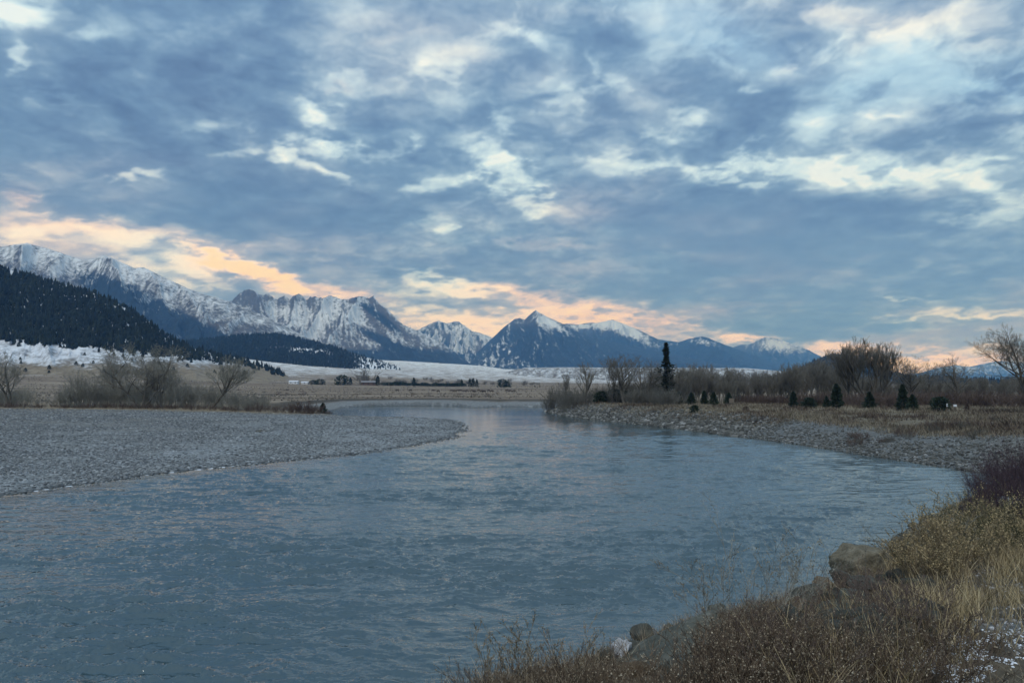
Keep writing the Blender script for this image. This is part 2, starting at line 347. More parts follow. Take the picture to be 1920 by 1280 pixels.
def height(x, y, D=None, ins=None, full=False):
    x = np.asarray(x, float); y = np.asarray(y, float)
    if D is None: D, ins = river_dist(x, y)
    r = np.hypot(x, y)
    wob = 1 + 0.25 * fbm(x / 6, y / 6, 3, seed=31)
    dn, dr, df, db = [d * wob for d in D]
    wg = [1 / (d + .5) ** 3 for d in D]; ws = sum(wg)
    zn = np.interp(dn, [0, 1.2, 3.5, 6.5, 9.5, 14], [0, .75, 2.0, 3.35, 4.15, 4.35])
    farr = np.clip((y - 75) / 45, 0, 1)
    zr = np.interp(dr, [0, 3, 9, 11, 16, 40], [0, .55, 1.15, 1.25, 1.9, 2.2]) * (1 - farr) + np.interp(dr, [0, 2, 6, 9, 30], [0, .7, 2.0, 2.5, 2.7]) * farr
    zf = np.interp(df, [0, 3, 14, 17, 22, 60], [0, .12, .3, 1.3, 1.75, 1.9])
    zb = np.interp(db, [0, 1.5, 8, 30, 80, 130], [0, .10, .22, .50, .75, 1.0])
    z = (wg[0] * zn + wg[1] * zr + wg[2] * zf + wg[3] * zb) / ws
    dmin = np.minimum(np.minimum(D[0], D[1]), np.minimum(D[2], D[3]))
    # the plain and its rising benches
    px = 960 + x / np.maximum(y, 1) / CP * F
    zfar = table(px, y, FD, FPX, FZ) + 0.9 * fbm(x / 140, y / 140, 3, seed=33) * np.clip((r - 300) / 500, 0, 3)
    k = np.where(y > 0, sstep(200, 300, y), 0)
    z = z * (1 - k) + zfar * k
    # small roughness
    nz = 1 / (1 + r / 60)
    bar = wg[3] / ws
    z = z + (0.10 * fbm(x / 1.7, y / 1.7, 4, seed=35) * (1 - bar) + 0.05 * fbm(x / 5, y / 5, 3, seed=36)) * np.clip(dmin / 1.5, 0.15, 1)
    z = z + bar * 0.10 * fbm(x / 14, y / 9, 3, seed=37) * np.clip(dmin / 6, 0, 1)
    zin = -np.minimum(dmin * 0.35, 2.0) - 0.02
    z = np.where(ins, zin, np.maximum(z, 0.012))
    if full: return z, wg, ws, dmin, D
    return z
def gz(x, y): return float(height(np.array([x]), np.array([y]))[0])
def ground_material():
    g = new_mat('ground'); P = g.pos
    gravel, snow, grass, wet_dark = (attr(g, a) for a in ('gravel', 'snow', 'grass', 'wet_dark'))
    far = attr(g, 'far')
    # soil and dry grass
    n1 = g.noise(P, 0.9, 6, .65); n2 = g.noise(P, 9.0, 4, .7); nbig = g.noise(P, 0.012, 5, .6)
    strips = g.noise(g.vec('MULTIPLY', P, (0.003, 0.02, 0.0)), 1.0, 5, .6)
    soil = g.ramp(n2, [(0.3, (.028, .022, .016)), (0.7, (.10, .082, .060))])
    tan = g.ramp(g.math('ADD', g.math('MULTIPLY', n1, .5), g.math('MULTIPLY', n2, .5)), [(0.3, (.10, .078, .046)), (0.5, (.19, .155, .098)), (0.7, (.30, .255, .175))])
    tanfar = g.ramp(g.math('ADD', g.math('MULTIPLY', strips, .65), g.math('MULTIPLY', nbig, .35)), [(0.35, (.105, .080, .058)), (0.5, (.19, .15, .11)), (0.62, (.28, .235, .18)), (0.7, (.15, .12, .095))])
    base = g.mix(grass, soil, g.mix(far, tan, tanfar))
    # river gravel, each stone its own grey
    vc = g.N.new('ShaderNodeTexVoronoi'); g.put(vc.inputs['Vector'], P); vc.inputs['Scale'].default_value = 3.6
    cell = g.sep(vc.outputs['Color'])[0]; dist = vc.outputs['Distance']
    vs = g.N.new('ShaderNodeTexVoronoi'); g.put(vs.inputs['Vector'], P); vs.inputs['Scale'].default_value = 10.0
    cs = g.sep(vs.outputs['Color'])[0]
    st = g.ramp(g.math('ADD', g.math('MULTIPLY', cell, .6), g.math('MULTIPLY', cs, .4)), [(0.05, (.07, .08, .085)), (0.45, (.17, .19, .20)), (0.75, (.28, .30, .31)), (0.97, (.52, .54, .55))])
    st = g.mix(g.range(g.noise(P, .16, 4, .6), .35, .65, 0, .35), st, (.14, .135, .115, 1))
    base = g.mix(gravel, base, st)
    base = g.mix(g.math('MULTIPLY', wet_dark, .8), base, (.025, .027, .026, 1))
    # thin snow lying in patches
    sn = g.math('ADD', g.math('MULTIPLY', g.noise(P, 2.3, 6, .75), .5), g.math('MULTIPLY', g.noise(P, .035, 7, .65), .5))
    sf = g.range(g.math('ADD', sn, g.math('SUBTRACT', snow, .5)), 0.46, 0.60)
    base = g.mix(sf, base, (.74, .78, .83, 1))
    g.put(g.bsdf.inputs['Base Color'], base)
    g.put(g.bsdf.inputs['Roughness'], g.range(wet_dark, 0, 1, .92, .45))
    h = g.math('ADD', g.math('MULTIPLY', g.math('SUBTRACT', 1.0, dist), g.math('MULTIPLY', gravel, .6)), g.math('MULTIPLY', n2, .35))
    bump(g, h, 0.8, 0.12)
    return g.mat

def build_ground():
    th = np.radians(np.concatenate([np.arange(-180, -60, 3), np.arange(-60, -38, .5), np.arange(-38, 38, .085), np.arange(38, 60, .5), np.arange(60, 180.1, 3)]))
    r = [0.0, .4, .8]; q = 1.0
    while q < 4600: r.append(q); q *= 1.0095
    r = np.array(r)
    R, T = np.meshgrid(r, th, indexing='ij')
    x = R * np.sin(T); y = R * np.cos(T)
    z, wg, ws, dmin, D = height(x, y, full=True)
    px = 960 + x / np.maximum(y, 1) / CP * F
    bar = wg[3] / ws; near = wg[0] / ws; right = wg[1] / ws; farb = wg[2] / ws
    veg = sstep(150, 172, y + 6 * fbm(x / 12, y / 12, 3, seed=40))           # where plants take over behind the bar
    gravel = bar * (1 - veg) + right * (1 - sstep(9, 12, dmin + 2.5 * fbm(x / 5, y / 5, 3, seed=41))) * np.where(y > 95, .45, .75) + farb * (1 - sstep(10, 16, dmin)) * .8
    gravel = np.where(z < 0.02, 1.0, np.clip(gravel, 0, 1))
    ng = sstep(-.1, .25, fbm(x / 1.3, y / 1.3, 4, seed=42) + .4 * (x - 3.6 - .25 * (y - 4)))  # pale path gravel in the near corner
    pathm = near * sstep(3.9, 4.15, z) * ng * (y < 12) * sstep(1.5, 3, x)
    gravel = np.maximum(gravel, pathm * .8)
    grass = np.clip(1 - gravel, 0, 1) * np.where(near > .5, .18 + .6 * fbm(x / .8, y / .8, 3, seed=43), 1.0)
    cut = farb * sstep(13, 15, dmin) * (1 - sstep(18, 21, dmin)) * (y < 330)
    grass = np.clip(grass - cut, 0, 1)
    far = sstep(120, 260, y)
    wet_dark = (1 - sstep(0.02, 0.10, z)) * (z > -.5)
    wet_dark = np.maximum(np.maximum(wet_dark, cut * .35), right * .45 * (y < 110))  # the cut face and the right bank take this darker tone too
    # snow: left slopes, dusted benches, the path corner, thin frost on stones
    leftslope = sstep(640, 820, y) * (1 - sstep(350, 700, px))
    snow = np.interp(y, [0, 500, 700, 1000, 1800, 4500], [.0, .14, .30, .43, .50, .58]) + .06 * leftslope
    snow = snow - .07 * sstep(560, 700, y) * sstep(500, 700, px) * (1 - sstep(1300, 1800, y))
    snow = np.where(y < 400, bar * .10 + .22 * pathm * sstep(.0, .3, ng) + .06 * right, snow)
    corner = np.exp(-(((x - 3.4) / .9) ** 2 + ((y - 4.6) / .8) ** 2)) * .38 + .10 * pathm
    snow = np.where(y < 20, snow + corner, snow)
    snow = snow + .6 * bar * np.exp(-(dmin / .40) ** 2) * sstep(-16, -22, x) * (y < 60) * sstep(-.05, .15, fbm(x / 1.6, y / 1.6, 3, seed=47))
    lip = farb * sstep(17, 19, dmin) * (1 - sstep(24, 30, dmin)) * (y < 340)
    snow = snow + .42 * lip
    v = np.stack([x, y, z], -1).reshape(-1, 3)
    o = np_obj('ground', v, grid_faces(len(r), len(th)), ground_material(), None,
               {'gravel': gravel, 'snow': snow, 'grass': grass, 'wet_dark': wet_dark, 'far': far})
    tag(o, kind='structure')
    # the far floor of the valley, out of sight behind the benches, carries the sheet on to the horizon
build_ground()

def build_water():
    g = new_mat('water'); P = g.pos
    depth = attr(g, 'depth')
    g.put(g.bsdf.inputs['Base Color'], g.mix(g.range(depth, 0, .5), (.05, .055, .045, 1), (.022, .048, .056, 1)))
    g.bsdf.inputs['IOR'].default_value = 2.0; g.bsdf.inputs['Specular IOR Level'].default_value = 0.5
    calm = attr(g, 'calm')
    dist = g.vec('LENGTH', P, out=1)
    g.put(g.bsdf.inputs['Roughness'], g.range(dist, 15, 160, .05, .10))
    Q = g.vec('MULTIPLY', P, (1.0, 1.7, 1.0))
    w = g.math('ADD', g.noise(Q, 3.0, 2, .5, .4), g.math('MULTIPLY', g.noise(Q, 9.0, 2, .5, .4), .18))
    n = g.N.new('ShaderNodeBump'); n.inputs['Distance'].default_value = .16
    g.put(n.inputs['Strength'], g.math('MULTIPLY', calm, g.range(dist, 10, 220, .26, .05)))
    g.put(n.inputs['Height'], w); g.L.new(n.outputs[0], g.bsdf.inputs['Normal'])
    th = np.radians(np.concatenate([np.arange(-100, -38, .8), np.arange(-38, 38, .075), np.arange(38, 60, .8)]))
    r = []; q = 7.0
    while q < 330: r.append(q); q *= 1.0032
    r = np.array(r)
    R, T = np.meshgrid(r, th, indexing='ij'); x = R * np.sin(T); y = R * np.cos(T)
    D, ins = river_dist(x, y); dm = np.minimum(np.minimum(D[0], D[1]), np.minimum(D[2], D[3]))
    # choppy current: crests lie roughly across the view, sharper on one side
    wx, wy = x + .8 * fbm(x / 3, y / 3, 3, seed=51), y + .8 * fbm(x / 3, y / 3, 3, seed=52)
    def chop(lx, ly, sd):                      # short steep crests with flat troughs
        n = fbm(wx / lx, wy / ly, 4, .55, seed=sd); return np.where(n > 0, np.abs(n) ** 1.15 * 1.5, n * .6)
    k1 = 1 - sstep(22, 70, R); k2 = sstep(8, 22, R) * (1 - .6 * sstep(70, 120, R)); k3 = sstep(30, 75, R)
    pat = np.minimum(.50 + .85 * sstep(-.28, .32, fbm(x / 16, y / 9, 3, seed=56)), 1.15)
    amp = pat * np.clip(dm / 4, .15, 1) * (1 - .80 * sstep(95, 150, y))
    z = (.15 * chop(1.2, .42, 53) * (.12 + .88 * k1) + .16 * chop(2.6, .9, 54) * (.15 + .85 * k2) + .095 * chop(6.0, 2.1, 59) * k3 + .060 * chop(.55, .22, 60) * k1) * amp
    calm_ = np.clip(.30 + .70 * pat, .2, 1) * (1 - .70 * sstep(90, 150, y + 10 * fbm(x / 25, y / 60, 3, seed=57))) * np.clip(.35 + dm / 3, 0, 1)
    rif = sstep(.10, .3, fbm(x / 60, y / 9, 3, seed=58)) * sstep(125, 150, y)
    calm_ = np.clip(calm_ + .5 * rif, .05, 1.2)
    keep = ins | (dm < 1.2)
    kq = keep[:-1, :-1] & keep[1:, :-1] & keep[:-1, 1:] & keep[1:, 1:]
    v = np.stack([x, y, z], -1).reshape(-1, 3)
    v, f, dp, cm = compact(v, grid_faces(len(r), len(th), kq), (dm * ins).ravel(), calm_.ravel())
    o = np_obj('water', v, f, g.mat, None, {'depth': dp * .35, 'calm': cm})
    tag(o, kind='structure')
build_water()
def mountain_material():
    g = new_mat('mountainside'); P = g.pos
    snow, forest, far = attr(g, 'snow'), attr(g, 'forest'), attr(g, 'fine')
    n = g.noise(g.vec('SCALE', P, scale=far), 1.0, 4, .7)
    sf = g.range(g.math('ADD', snow, g.math('MULTIPLY', g.math('SUBTRACT', n, .5), .85)), .36, .66)
    rock = g.ramp(n, [(.3, (.055, .055, .06)), (.7, (.13, .13, .135))])
    wood = g.ramp(n, [(.3, (.008, .018, .030)), (.7, (.026, .044, .062))])
    base = g.mix(g.math('MULTIPLY', sf, .92), g.mix(forest, rock, wood), (.66, .71, .78, 1))
    grass = attr(g, 'grass')
    base = g.mix(g.math('MULTIPLY', grass, g.math('SUBTRACT', 1.0, g.math('MULTIPLY', sf, .75))), base, g.ramp(n, [(.3, (.13, .105, .075)), (.7, (.27, .23, .17))]))
    g.put(g.bsdf.inputs['Base Color'], base); g.bsdf.inputs['Roughness'].default_value = .95
    return g.mat
MM = mountain_material()
def mountain(name, sky, D, Db, foot, seed, amp=.16, shear=0., fx=60, step=1.6, rows=150, snow=None, forest=None, grass=None, jag=0., power=1.15, fine=0.0320, back=.5, spurs=(), label=None):
    """a range whose crest stands at depth D and whose foot lies at depth Db; sky and foot are outlines, spurs are ridges running down from the crest"""
    sky = np.array(sky, float); foot = np.array(foot, float)
    px = np.arange(sky[0, 0], sky[-1, 0] + .1, step)
    yc = np.interp(px, sky[:, 0], sky[:, 1]); 
    yc = yc + jag * fbm(px / 9, px * 0 + seed, 4, .6, seed=seed)
    t = np.concatenate([np.linspace(0, 1, rows), 1 + back * np.linspace(.04, 1, 14)])
    PX, Tt = np.meshgrid(px, t)
    YC = np.broadcast_to(yc, PX.shape)
    cw = 1 + .06 * fbm(px / 130, px * 0 + 3.1, 3, seed=seed + 2)           # the crest line swings in depth
    dep = Db + (D * cw[None, :] - Db) * Tt
    zb = EYE + TZ(np.interp(px, foot[:, 0], foot[:, 1])) * Db
    zc = EYE + TZ(yc) * D * cw
    H = np.maximum(zc - zb, 1.0)
    tt = np.clip(Tt, 0, 1)
    q = PX / fx + shear * (1 - tt) + .35 * fbm(PX / 50, tt * 3, 3, seed=seed + 3)
    rid = ridged(q, tt * 1.6 + seed, 5, .55, seed=seed)
    env = np.sin(np.pi * np.clip(tt, 0, 1)) ** .8 * (1 - tt * .35)
    z = zb + H * (tt ** power) + H * amp * (rid - .5) * env * 1.6
    for (pts, w, hgt) in spurs:                                            # (px, t) polylines
        pts = np.array(pts, float); cx = np.interp(tt, pts[::-1, 1] if pts[0, 1] > pts[-1, 1] else pts[:, 1], pts[::-1, 0] if pts[0, 1] > pts[-1, 1] else pts[:, 0])
        lo, hi = pts[:, 1].min(), pts[:, 1].max()
        dd = np.abs(PX - cx + 5 * fbm(PX / 30, tt * 6, 3, seed=seed + 6)) / w
        z = z + H * hgt * np.exp(-dd) * sstep(lo - .05, lo + .15, tt) * (1 - sstep(hi - .1, hi + .02, tt))
    lim = EYE + TZ(YC) * dep
    ok = Tt < .985
    z = np.where(ok, np.minimum(z, lim - H * .012 * (1 - tt)), z)
    z = np.where(Tt > 1, zc - (Tt - 1) * (zc - zb) * 1.3 / back * .8, z)
    x = TX(PX) * dep
    v = np.stack([x, dep, z], -1).reshape(-1, 3)
    # outline as seen, for the patterns of snow and woods
    PY = HOR - (z - EYE) / dep * F
    gx = np.gradient(z, axis=1); st = .6 * ridged(q * 2.6, tt * 5, 4, .6, seed=seed + 4) + .4 * ridged(q * 7 + 1.5 * tt, tt * 9, 4, .65, seed=seed + 8)
    aspect = np.clip(gx / (np.abs(gx).mean() * 2.5 + 1e-6), -1, 1)  # sideways slope: one flank holds less snow
    S = snow(PX, PY, tt, st, aspect, rid); Fo = forest(PX, PY, tt, st, aspect) if forest else np.zeros_like(PX)
    Gr = grass(PX, PY, tt) if grass else np.zeros_like(PX)
    o = np_obj(name, v, grid_faces(len(t), len(px)), MM, None, {'snow': S, 'forest': Fo, 'grass': Gr, 'fine': np.full(PX.shape, fine)})
    tag(o, kind='structure')
    return dict(px=px, t=t, x=x, y=dep, z=z, PY=PY, obj=o)
def blob(PX, PY, cx, cy, sx, sy, rot=0):
    c, s = math.cos(math.radians(rot)), math.sin(math.radians(rot))
    dx, dy = PX - cx, cy - PY
    return np.exp(-((dx * c + dy * s) / sx) ** 2 - ((-dx * s + dy * c) / sy) ** 2)

# wooded hill on the left, close
HILL = mountain('wooded_hill', [(-420,400),(-200,430),(-60,478),(0,504),(60,519),(110,533),(160,546),(200,562),(240,580),(275,602),(300,622),(330,640),(360,653),(400,663),(440,672),(500,690),(540,704)], 1250, 820,
    [(-420,700),(0,708),(200,712),(430,716),(540,724)], 3, amp=.10, fx=90, rows=110, power=1.0, fine=0.0960,
    snow=lambda X, Y, t, s, l, r: .60 + .30 * fbm(X / 40, Y / 10, 4, seed=61) - .35 * sstep(672, 700, Y) + .05 * s,
    forest=lambda X, Y, t, s, l: 0 * X, grass=lambda X, Y, t: sstep(655, 690, Y) * 1.0)
# long snowy range behind it
mountain('snowy_range', [(-420,470),(-250,490),(-120,468),(0,462),(15,459),(40,458),(80,466),(120,479),(150,489),(165,486),(185,481),(200,484),(225,494),(245,503),(262,502),(285,512),(330,534),(370,550),(405,559),(430,567),(470,582),(510,600),(550,620),(600,648),(650,668),(720,690)], 4800, 3300,
    [(-420,700),(300,690),(720,696)], 5, amp=.17, shear=1.2, fx=70, rows=190, fine=0.0360,
    snow=lambda X, Y, t, s, l, r: .50 + .16 * fbm(X / 30, Y / 14, 4, seed=62) + .30 * (s - .45) - .14 * l + .10 * fbm(X / 5, Y / 4, 3, seed=74) - .30 * blob(X, Y, 240, 560, 130, 24, -24) - .40 * blob(X, Y, 350, 618, 70, 18, -14) - .3 * blob(X, Y, 60, 520, 80, 20, -20) + .14 * sstep(560, 500, Y) - .5 * sstep(628, 650, Y) - .18 * blob(X, Y, 470, 620, 60, 14, -10),
    forest=lambda X, Y, t, s, l: sstep(.25, .6, blob(X, Y, 240, 560, 130, 28, -24) + blob(X, Y, 350, 618, 70, 18, -14) + sstep(620, 650, Y)),
    spurs=[([(185,1.),(215,.6),(300,.25),(400,0)], 14, .16), ([(40,1.),(20,.6),(60,.2)], 16, .12), ([(330,1.),(380,.6),(470,.2)], 14, .10), ([(262,1.),(330,.5),(420,.15)], 12, .08)])
# crags
mountain('crag_range', [(380,575),(415,566),(432,562),(442,552),(452,546),(463,543),(474,547),(482,552),(492,554),(500,551),(508,556),(516,562),(524,557),(530,555),(536,559),(541,562),(548,556),(557,550),(566,557),(572,562),(578,556),(584,555),(592,557),(602,560),(608,557),(616,556),(630,559),(645,562),(655,560),(670,557),(680,559),(690,560),(699,558),(704,564),(712,572),(722,578),(735,590),(745,600),(755,607),(768,614),(780,619),(800,628),(830,643),(850,658),(870,673),(895,690),(960,705)], 7200, 4900,
    [(380,690),(960,700)], 9, amp=.15, shear=-1.3, fx=52, rows=190, jag=4.0, fine=0.0300,
    snow=lambda X, Y, t, s, l, r: .50 + .15 * fbm(X / 22, Y / 12, 4, seed=63) + .17 * (s - .45) - .20 * l + .30 * fbm(X / 6, Y / 4.5, 4, .6, seed=73) - .05 + .24 * blob(X, Y, 625, 600, 60, 40) + .25 * blob(X, Y, 530, 585, 24, 14) - .30 * blob(X, Y, 700, 588, 62, 6, -34) - .40 * blob(X, Y, 725, 592, 50, 6, -44) - .40 * blob(X, Y, 745, 652, 90, 7, -26) - .3 * blob(X, Y, 705, 612, 40, 5, -60) - .25 * blob(X, Y, 640, 625, 30, 30) - .30 * sstep(640, 672, Y) - .16 * blob(X, Y, 465, 560, 30, 16) - .15 * blob(X, Y, 560, 560, 40, 9),
    forest=lambda X, Y, t, s, l: sstep(.25, .6, blob(X, Y, 745, 652, 90, 10, -26) + blob(X, Y, 706, 590, 64, 8, -38) + .9 * sstep(640, 672, Y)),
    spurs=[([(620,1.),(590,.6),(545,.25)], 9, .14), ([(680,1.),(650,.6),(600,.2)], 12, .16), ([(700,1.),(735,.6),(800,.2)], 10, .12), ([(463,1.),(500,.6),(540,.3)], 9, .14), ([(557,1.),(545,.7),(530,.4)], 7, .12), ([(699,1.),(770,.5),(860,.1)], 10, .08)])
mountain('distant_snowy_peaks', [(740,640),(780,619),(800,610),(812,604),(822,602),(832,605),(842,606),(852,602),(860,604),(872,611),(885,621),(900,624),(917,630),(940,645),(980,665),(1040,690)], 10200, 7600,
    [(740,690),(1040,700)], 13, amp=.24, shear=.8, fx=34, rows=130, jag=1.5, fine=0.0240,
    snow=lambda X, Y, t, s, l, r: .50 + .16 * fbm(X / 16, Y / 10, 4, seed=64) + .46 * (s - .45) - .22 * l - .10 * sstep(640, 670, Y) + .06 * sstep(630, 610, Y),
    forest=lambda X, Y, t, s, l: sstep(.0, .5, fbm(X / 30, Y / 16, 3, seed=65) + .4), spurs=[([(822,1.),(850,.5),(880,.1)], 8, .14), ([(860,1.),(885,.5),(905,.1)], 8, .14)])
mountain('pyramid_peak', [(830,705),(860,690),(880,673),(900,655),(915,641),(930,627),(945,613),(958,604),(966,599),(974,597),(984,600),(990,594),(998,587),(1005,583),(1013,588),(1024,593),(1035,598),(1045,602),(1060,610),(1078,620),(1095,627),(1120,633),(1150,640),(1190,650),(1230,657),(1280,668),(1340,680),(1400,690),(1480,700)], 9000, 6000,
    [(830,700),(1480,704)], 17, amp=.17, shear=-.9, fx=46, rows=170, jag=.9, fine=0.0300,
    snow=lambda X, Y, t, s, l, r: .16 + .10 * fbm(X / 18, Y / 9, 4, seed=66) + (.75 * (1 - sstep(960, 1050, X)) + .18) * (s - .36) + .22 * blob(X, Y, 930, 665, 70, 34, 0) + .36 * blob(X, Y, 1014, 598, 28, 14, -30) + .35 * fbm(X / 7, Y / 5, 4, .6, seed=75) + .34 * blob(X, Y, 1045, 612, 26, 7, -30) + .10 * sstep(640, 600, Y) - .14 * l + .5 * blob(X, Y, 955, 696, 60, 5),
    forest=lambda X, Y, t, s, l: .3 + .7 * sstep(600, 625, Y), spurs=[([(966,1.),(930,.5),(900,.1)], 12, .14), ([(1005,1.),(1010,.6),(990,.15)], 14, .16), ([(1060,1.),(1080,.5),(1100,.1)], 16, .12)])
mountain('blue_range', [(1020,620),(1050,609),(1064,606),(1080,609),(1095,607),(1108,605),(1120,606),(1135,603),(1148,601),(1158,603),(1170,607),(1190,615),(1205,621),(1220,629),(1235,636),(1255,639),(1275,641),(1290,636),(1305,633),(1318,631),(1330,634),(1340,638),(1355,644),(1375,651),(1400,661),(1430,672),(1460,684),(1500,698),(1560,712)], 11200, 8200,
    [(1020,700),(1560,714)], 21, amp=.20, shear=.7, fx=40, rows=150, jag=1.2, fine=0.0240,
    snow=lambda X, Y, t, s, l, r: .12 + .50 * blob(X, Y, 1090, 612, 48, 9, 0) + .46 * blob(X, Y, 1150, 608, 48, 13, -12) + .30 * fbm(X / 7, Y / 5, 4, .6, seed=76) + .50 * blob(X, Y, 1185, 624, 56, 12, -25) + .42 * blob(X, Y, 1315, 640, 34, 8, -12) + .3 * blob(X, Y, 1262, 645, 14, 4) + .42 * (s - .40) * sstep(672, 628, Y) - .12 * l + .12 * fbm(X / 14, Y / 8, 4, seed=67),
    forest=lambda X, Y, t, s, l: .4 + .6 * sstep(610, 640, Y), spurs=[([(1148,1.),(1190,.5),(1240,.1)], 12, .16), ([(1108,1.),(1120,.5),(1140,.1)], 10, .12), ([(1318,1.),(1360,.5),(1420,.1)], 12, .14)])
mountain('far_blue_peaks', [(1340,672),(1365,655),(1378,650),(1392,646),(1405,646),(1415,642),(1428,635),(1438,632),(1450,633),(1462,635),(1475,640),(1490,646),(1505,651),(1520,657),(1535,665),(1560,678),(1600,690),(1640,700),(1690,706),(1730,698),(1760,690),(1790,684),(1820,687),(1850,681),(1880,676),(1920,680),(1980,668),(2060,672),(2160,650),(2300,640),(2420,650)], 14200, 10500,
    [(1340,706),(1700,714),(2420,714)], 25, amp=.18, shear=.5, fx=40, rows=110, jag=.9, fine=0.0180,
    snow=lambda X, Y, t, s, l, r: .22 + .46 * blob(X, Y, 1450, 644, 66, 15, -8) + .30 * sstep(1700, 1760, X) * sstep(712, 690, Y) + .30 * (s - .45) - .12 * l + .10 * fbm(X / 14, Y / 8, 4, seed=68),
    forest=lambda X, Y, t, s, l: .3 + .7 * sstep(640, 670, Y))
# dark wooded ridge in the middle
RIDGE = mountain('wooded_ridge', [(280,632),(330,640),(370,638),(400,633),(440,629),(480,626),(512,625),(535,628),(560,634),(590,641),(620,648),(650,658),(680,668),(710,676),(740,686),(780,696),(820,706)], 3000, 2300,
    [(280,676),(430,682),(600,700),(700,708),(820,712)], 29, amp=.10, fx=60, rows=70, step=1.5, power=1.0, fine=0.0480,
    snow=lambda X, Y, t, s, l, r: .30 + .55 * blob(X, Y, 575, 657, 46, 4, -5) + .35 * sstep(650, 690, X) + .2 * fbm(X / 10, Y / 6, 4, seed=69) + .1 * sstep(670, 690, Y),
    forest=lambda X, Y, t, s, l: 1 - sstep(660, 720, X) * .8, grass=lambda X, Y, t: sstep(690, 740, X) * .7 + .0 * t)
# right hand wooded hill behind the cottonwoods
RHILL = mountain('river_hill', [(1420,716),(1480,697),(1520,680),(1545,668),(1562,663),(1585,664),(1610,672),(1640,684),(1680,698),(1720,707),(1760,704),(1800,708),(1900,712),(2050,708),(2400,700)], 2400, 1500,
    [(1420,722),(2400,722)], 33, amp=.10, fx=60, rows=50, step=2., fine=0.0640, snow=lambda X, Y, t, s, l, r: .22 + .12 * fbm(X / 14, Y / 8, 4, seed=70) + 0 * s, forest=lambda X, Y, t, s, l: .9 + 0 * X)
# white bench with its cut face
BLUFF = mountain('white_bench', [(900,704),(950,697),(975,691),(988,689),(1060,688.5),(1200,689.5),(1400,690),(1480,697),(1560,706),(1640,716)], 3300, 2900,
    [(900,712),(980,714),(1640,720)], 37, amp=.16, shear=.8, fx=22, rows=40, step=1.5, power=.55, fine=0.0480, back=3.,
    snow=lambda X, Y, t, s, l, r: .52 + .22 * (s - .4) + .10 * fbm(X / 30, Y / 6, 4, seed=71) - .1 * l + .3 * sstep(.93, 1, t) * (X > 980), grass=lambda X, Y, t: .6 + 0 * X)
# ------------------------------------------------------------------ builders of wood, needles, stones and grass
def tubes(P0, P1, R0, R1, n=3):
    P0 = np.asarray(P0, float); P1 = np.asarray(P1, float); R0 = np.asarray(R0, float); R1 = np.asarray(R1, float)
    d = P1 - P0; d = d / (np.linalg.norm(d, axis=1, keepdims=True) + 1e-9)
    ref = np.where(np.abs(d[:, 2:3]) < .9, np.array([[0, 0, 1.]]), np.array([[1., 0, 0]]))
    u = np.cross(d, ref); u /= np.linalg.norm(u, axis=1, keepdims=True) + 1e-9; w = np.cross(d, u)
    a = np.arange(n) * 2 * np.pi / n
    ring = u[:, None, :] * np.cos(a)[None, :, None] + w[:, None, :] * np.sin(a)[None, :, None]
    A = P0[:, None, :] + ring * R0[:, None, None]; B = P1[:, None, :] + ring * R1[:, None, None]
    V = np.concatenate([A, B], 1).reshape(-1, 3)
    k = np.arange(n); k2 = (k + 1) % n
    f = np.stack([k, k2, k2 + n, k + n], -1)[None] + (np.arange(len(P0)) * 2 * n)[:, None, None]
    return V, f.reshape(-1, 4)
def rnd_unit(r, n):
    v = r.normal(size=(n, 3)); return v / np.linalg.norm(v, axis=1, keepdims=True)

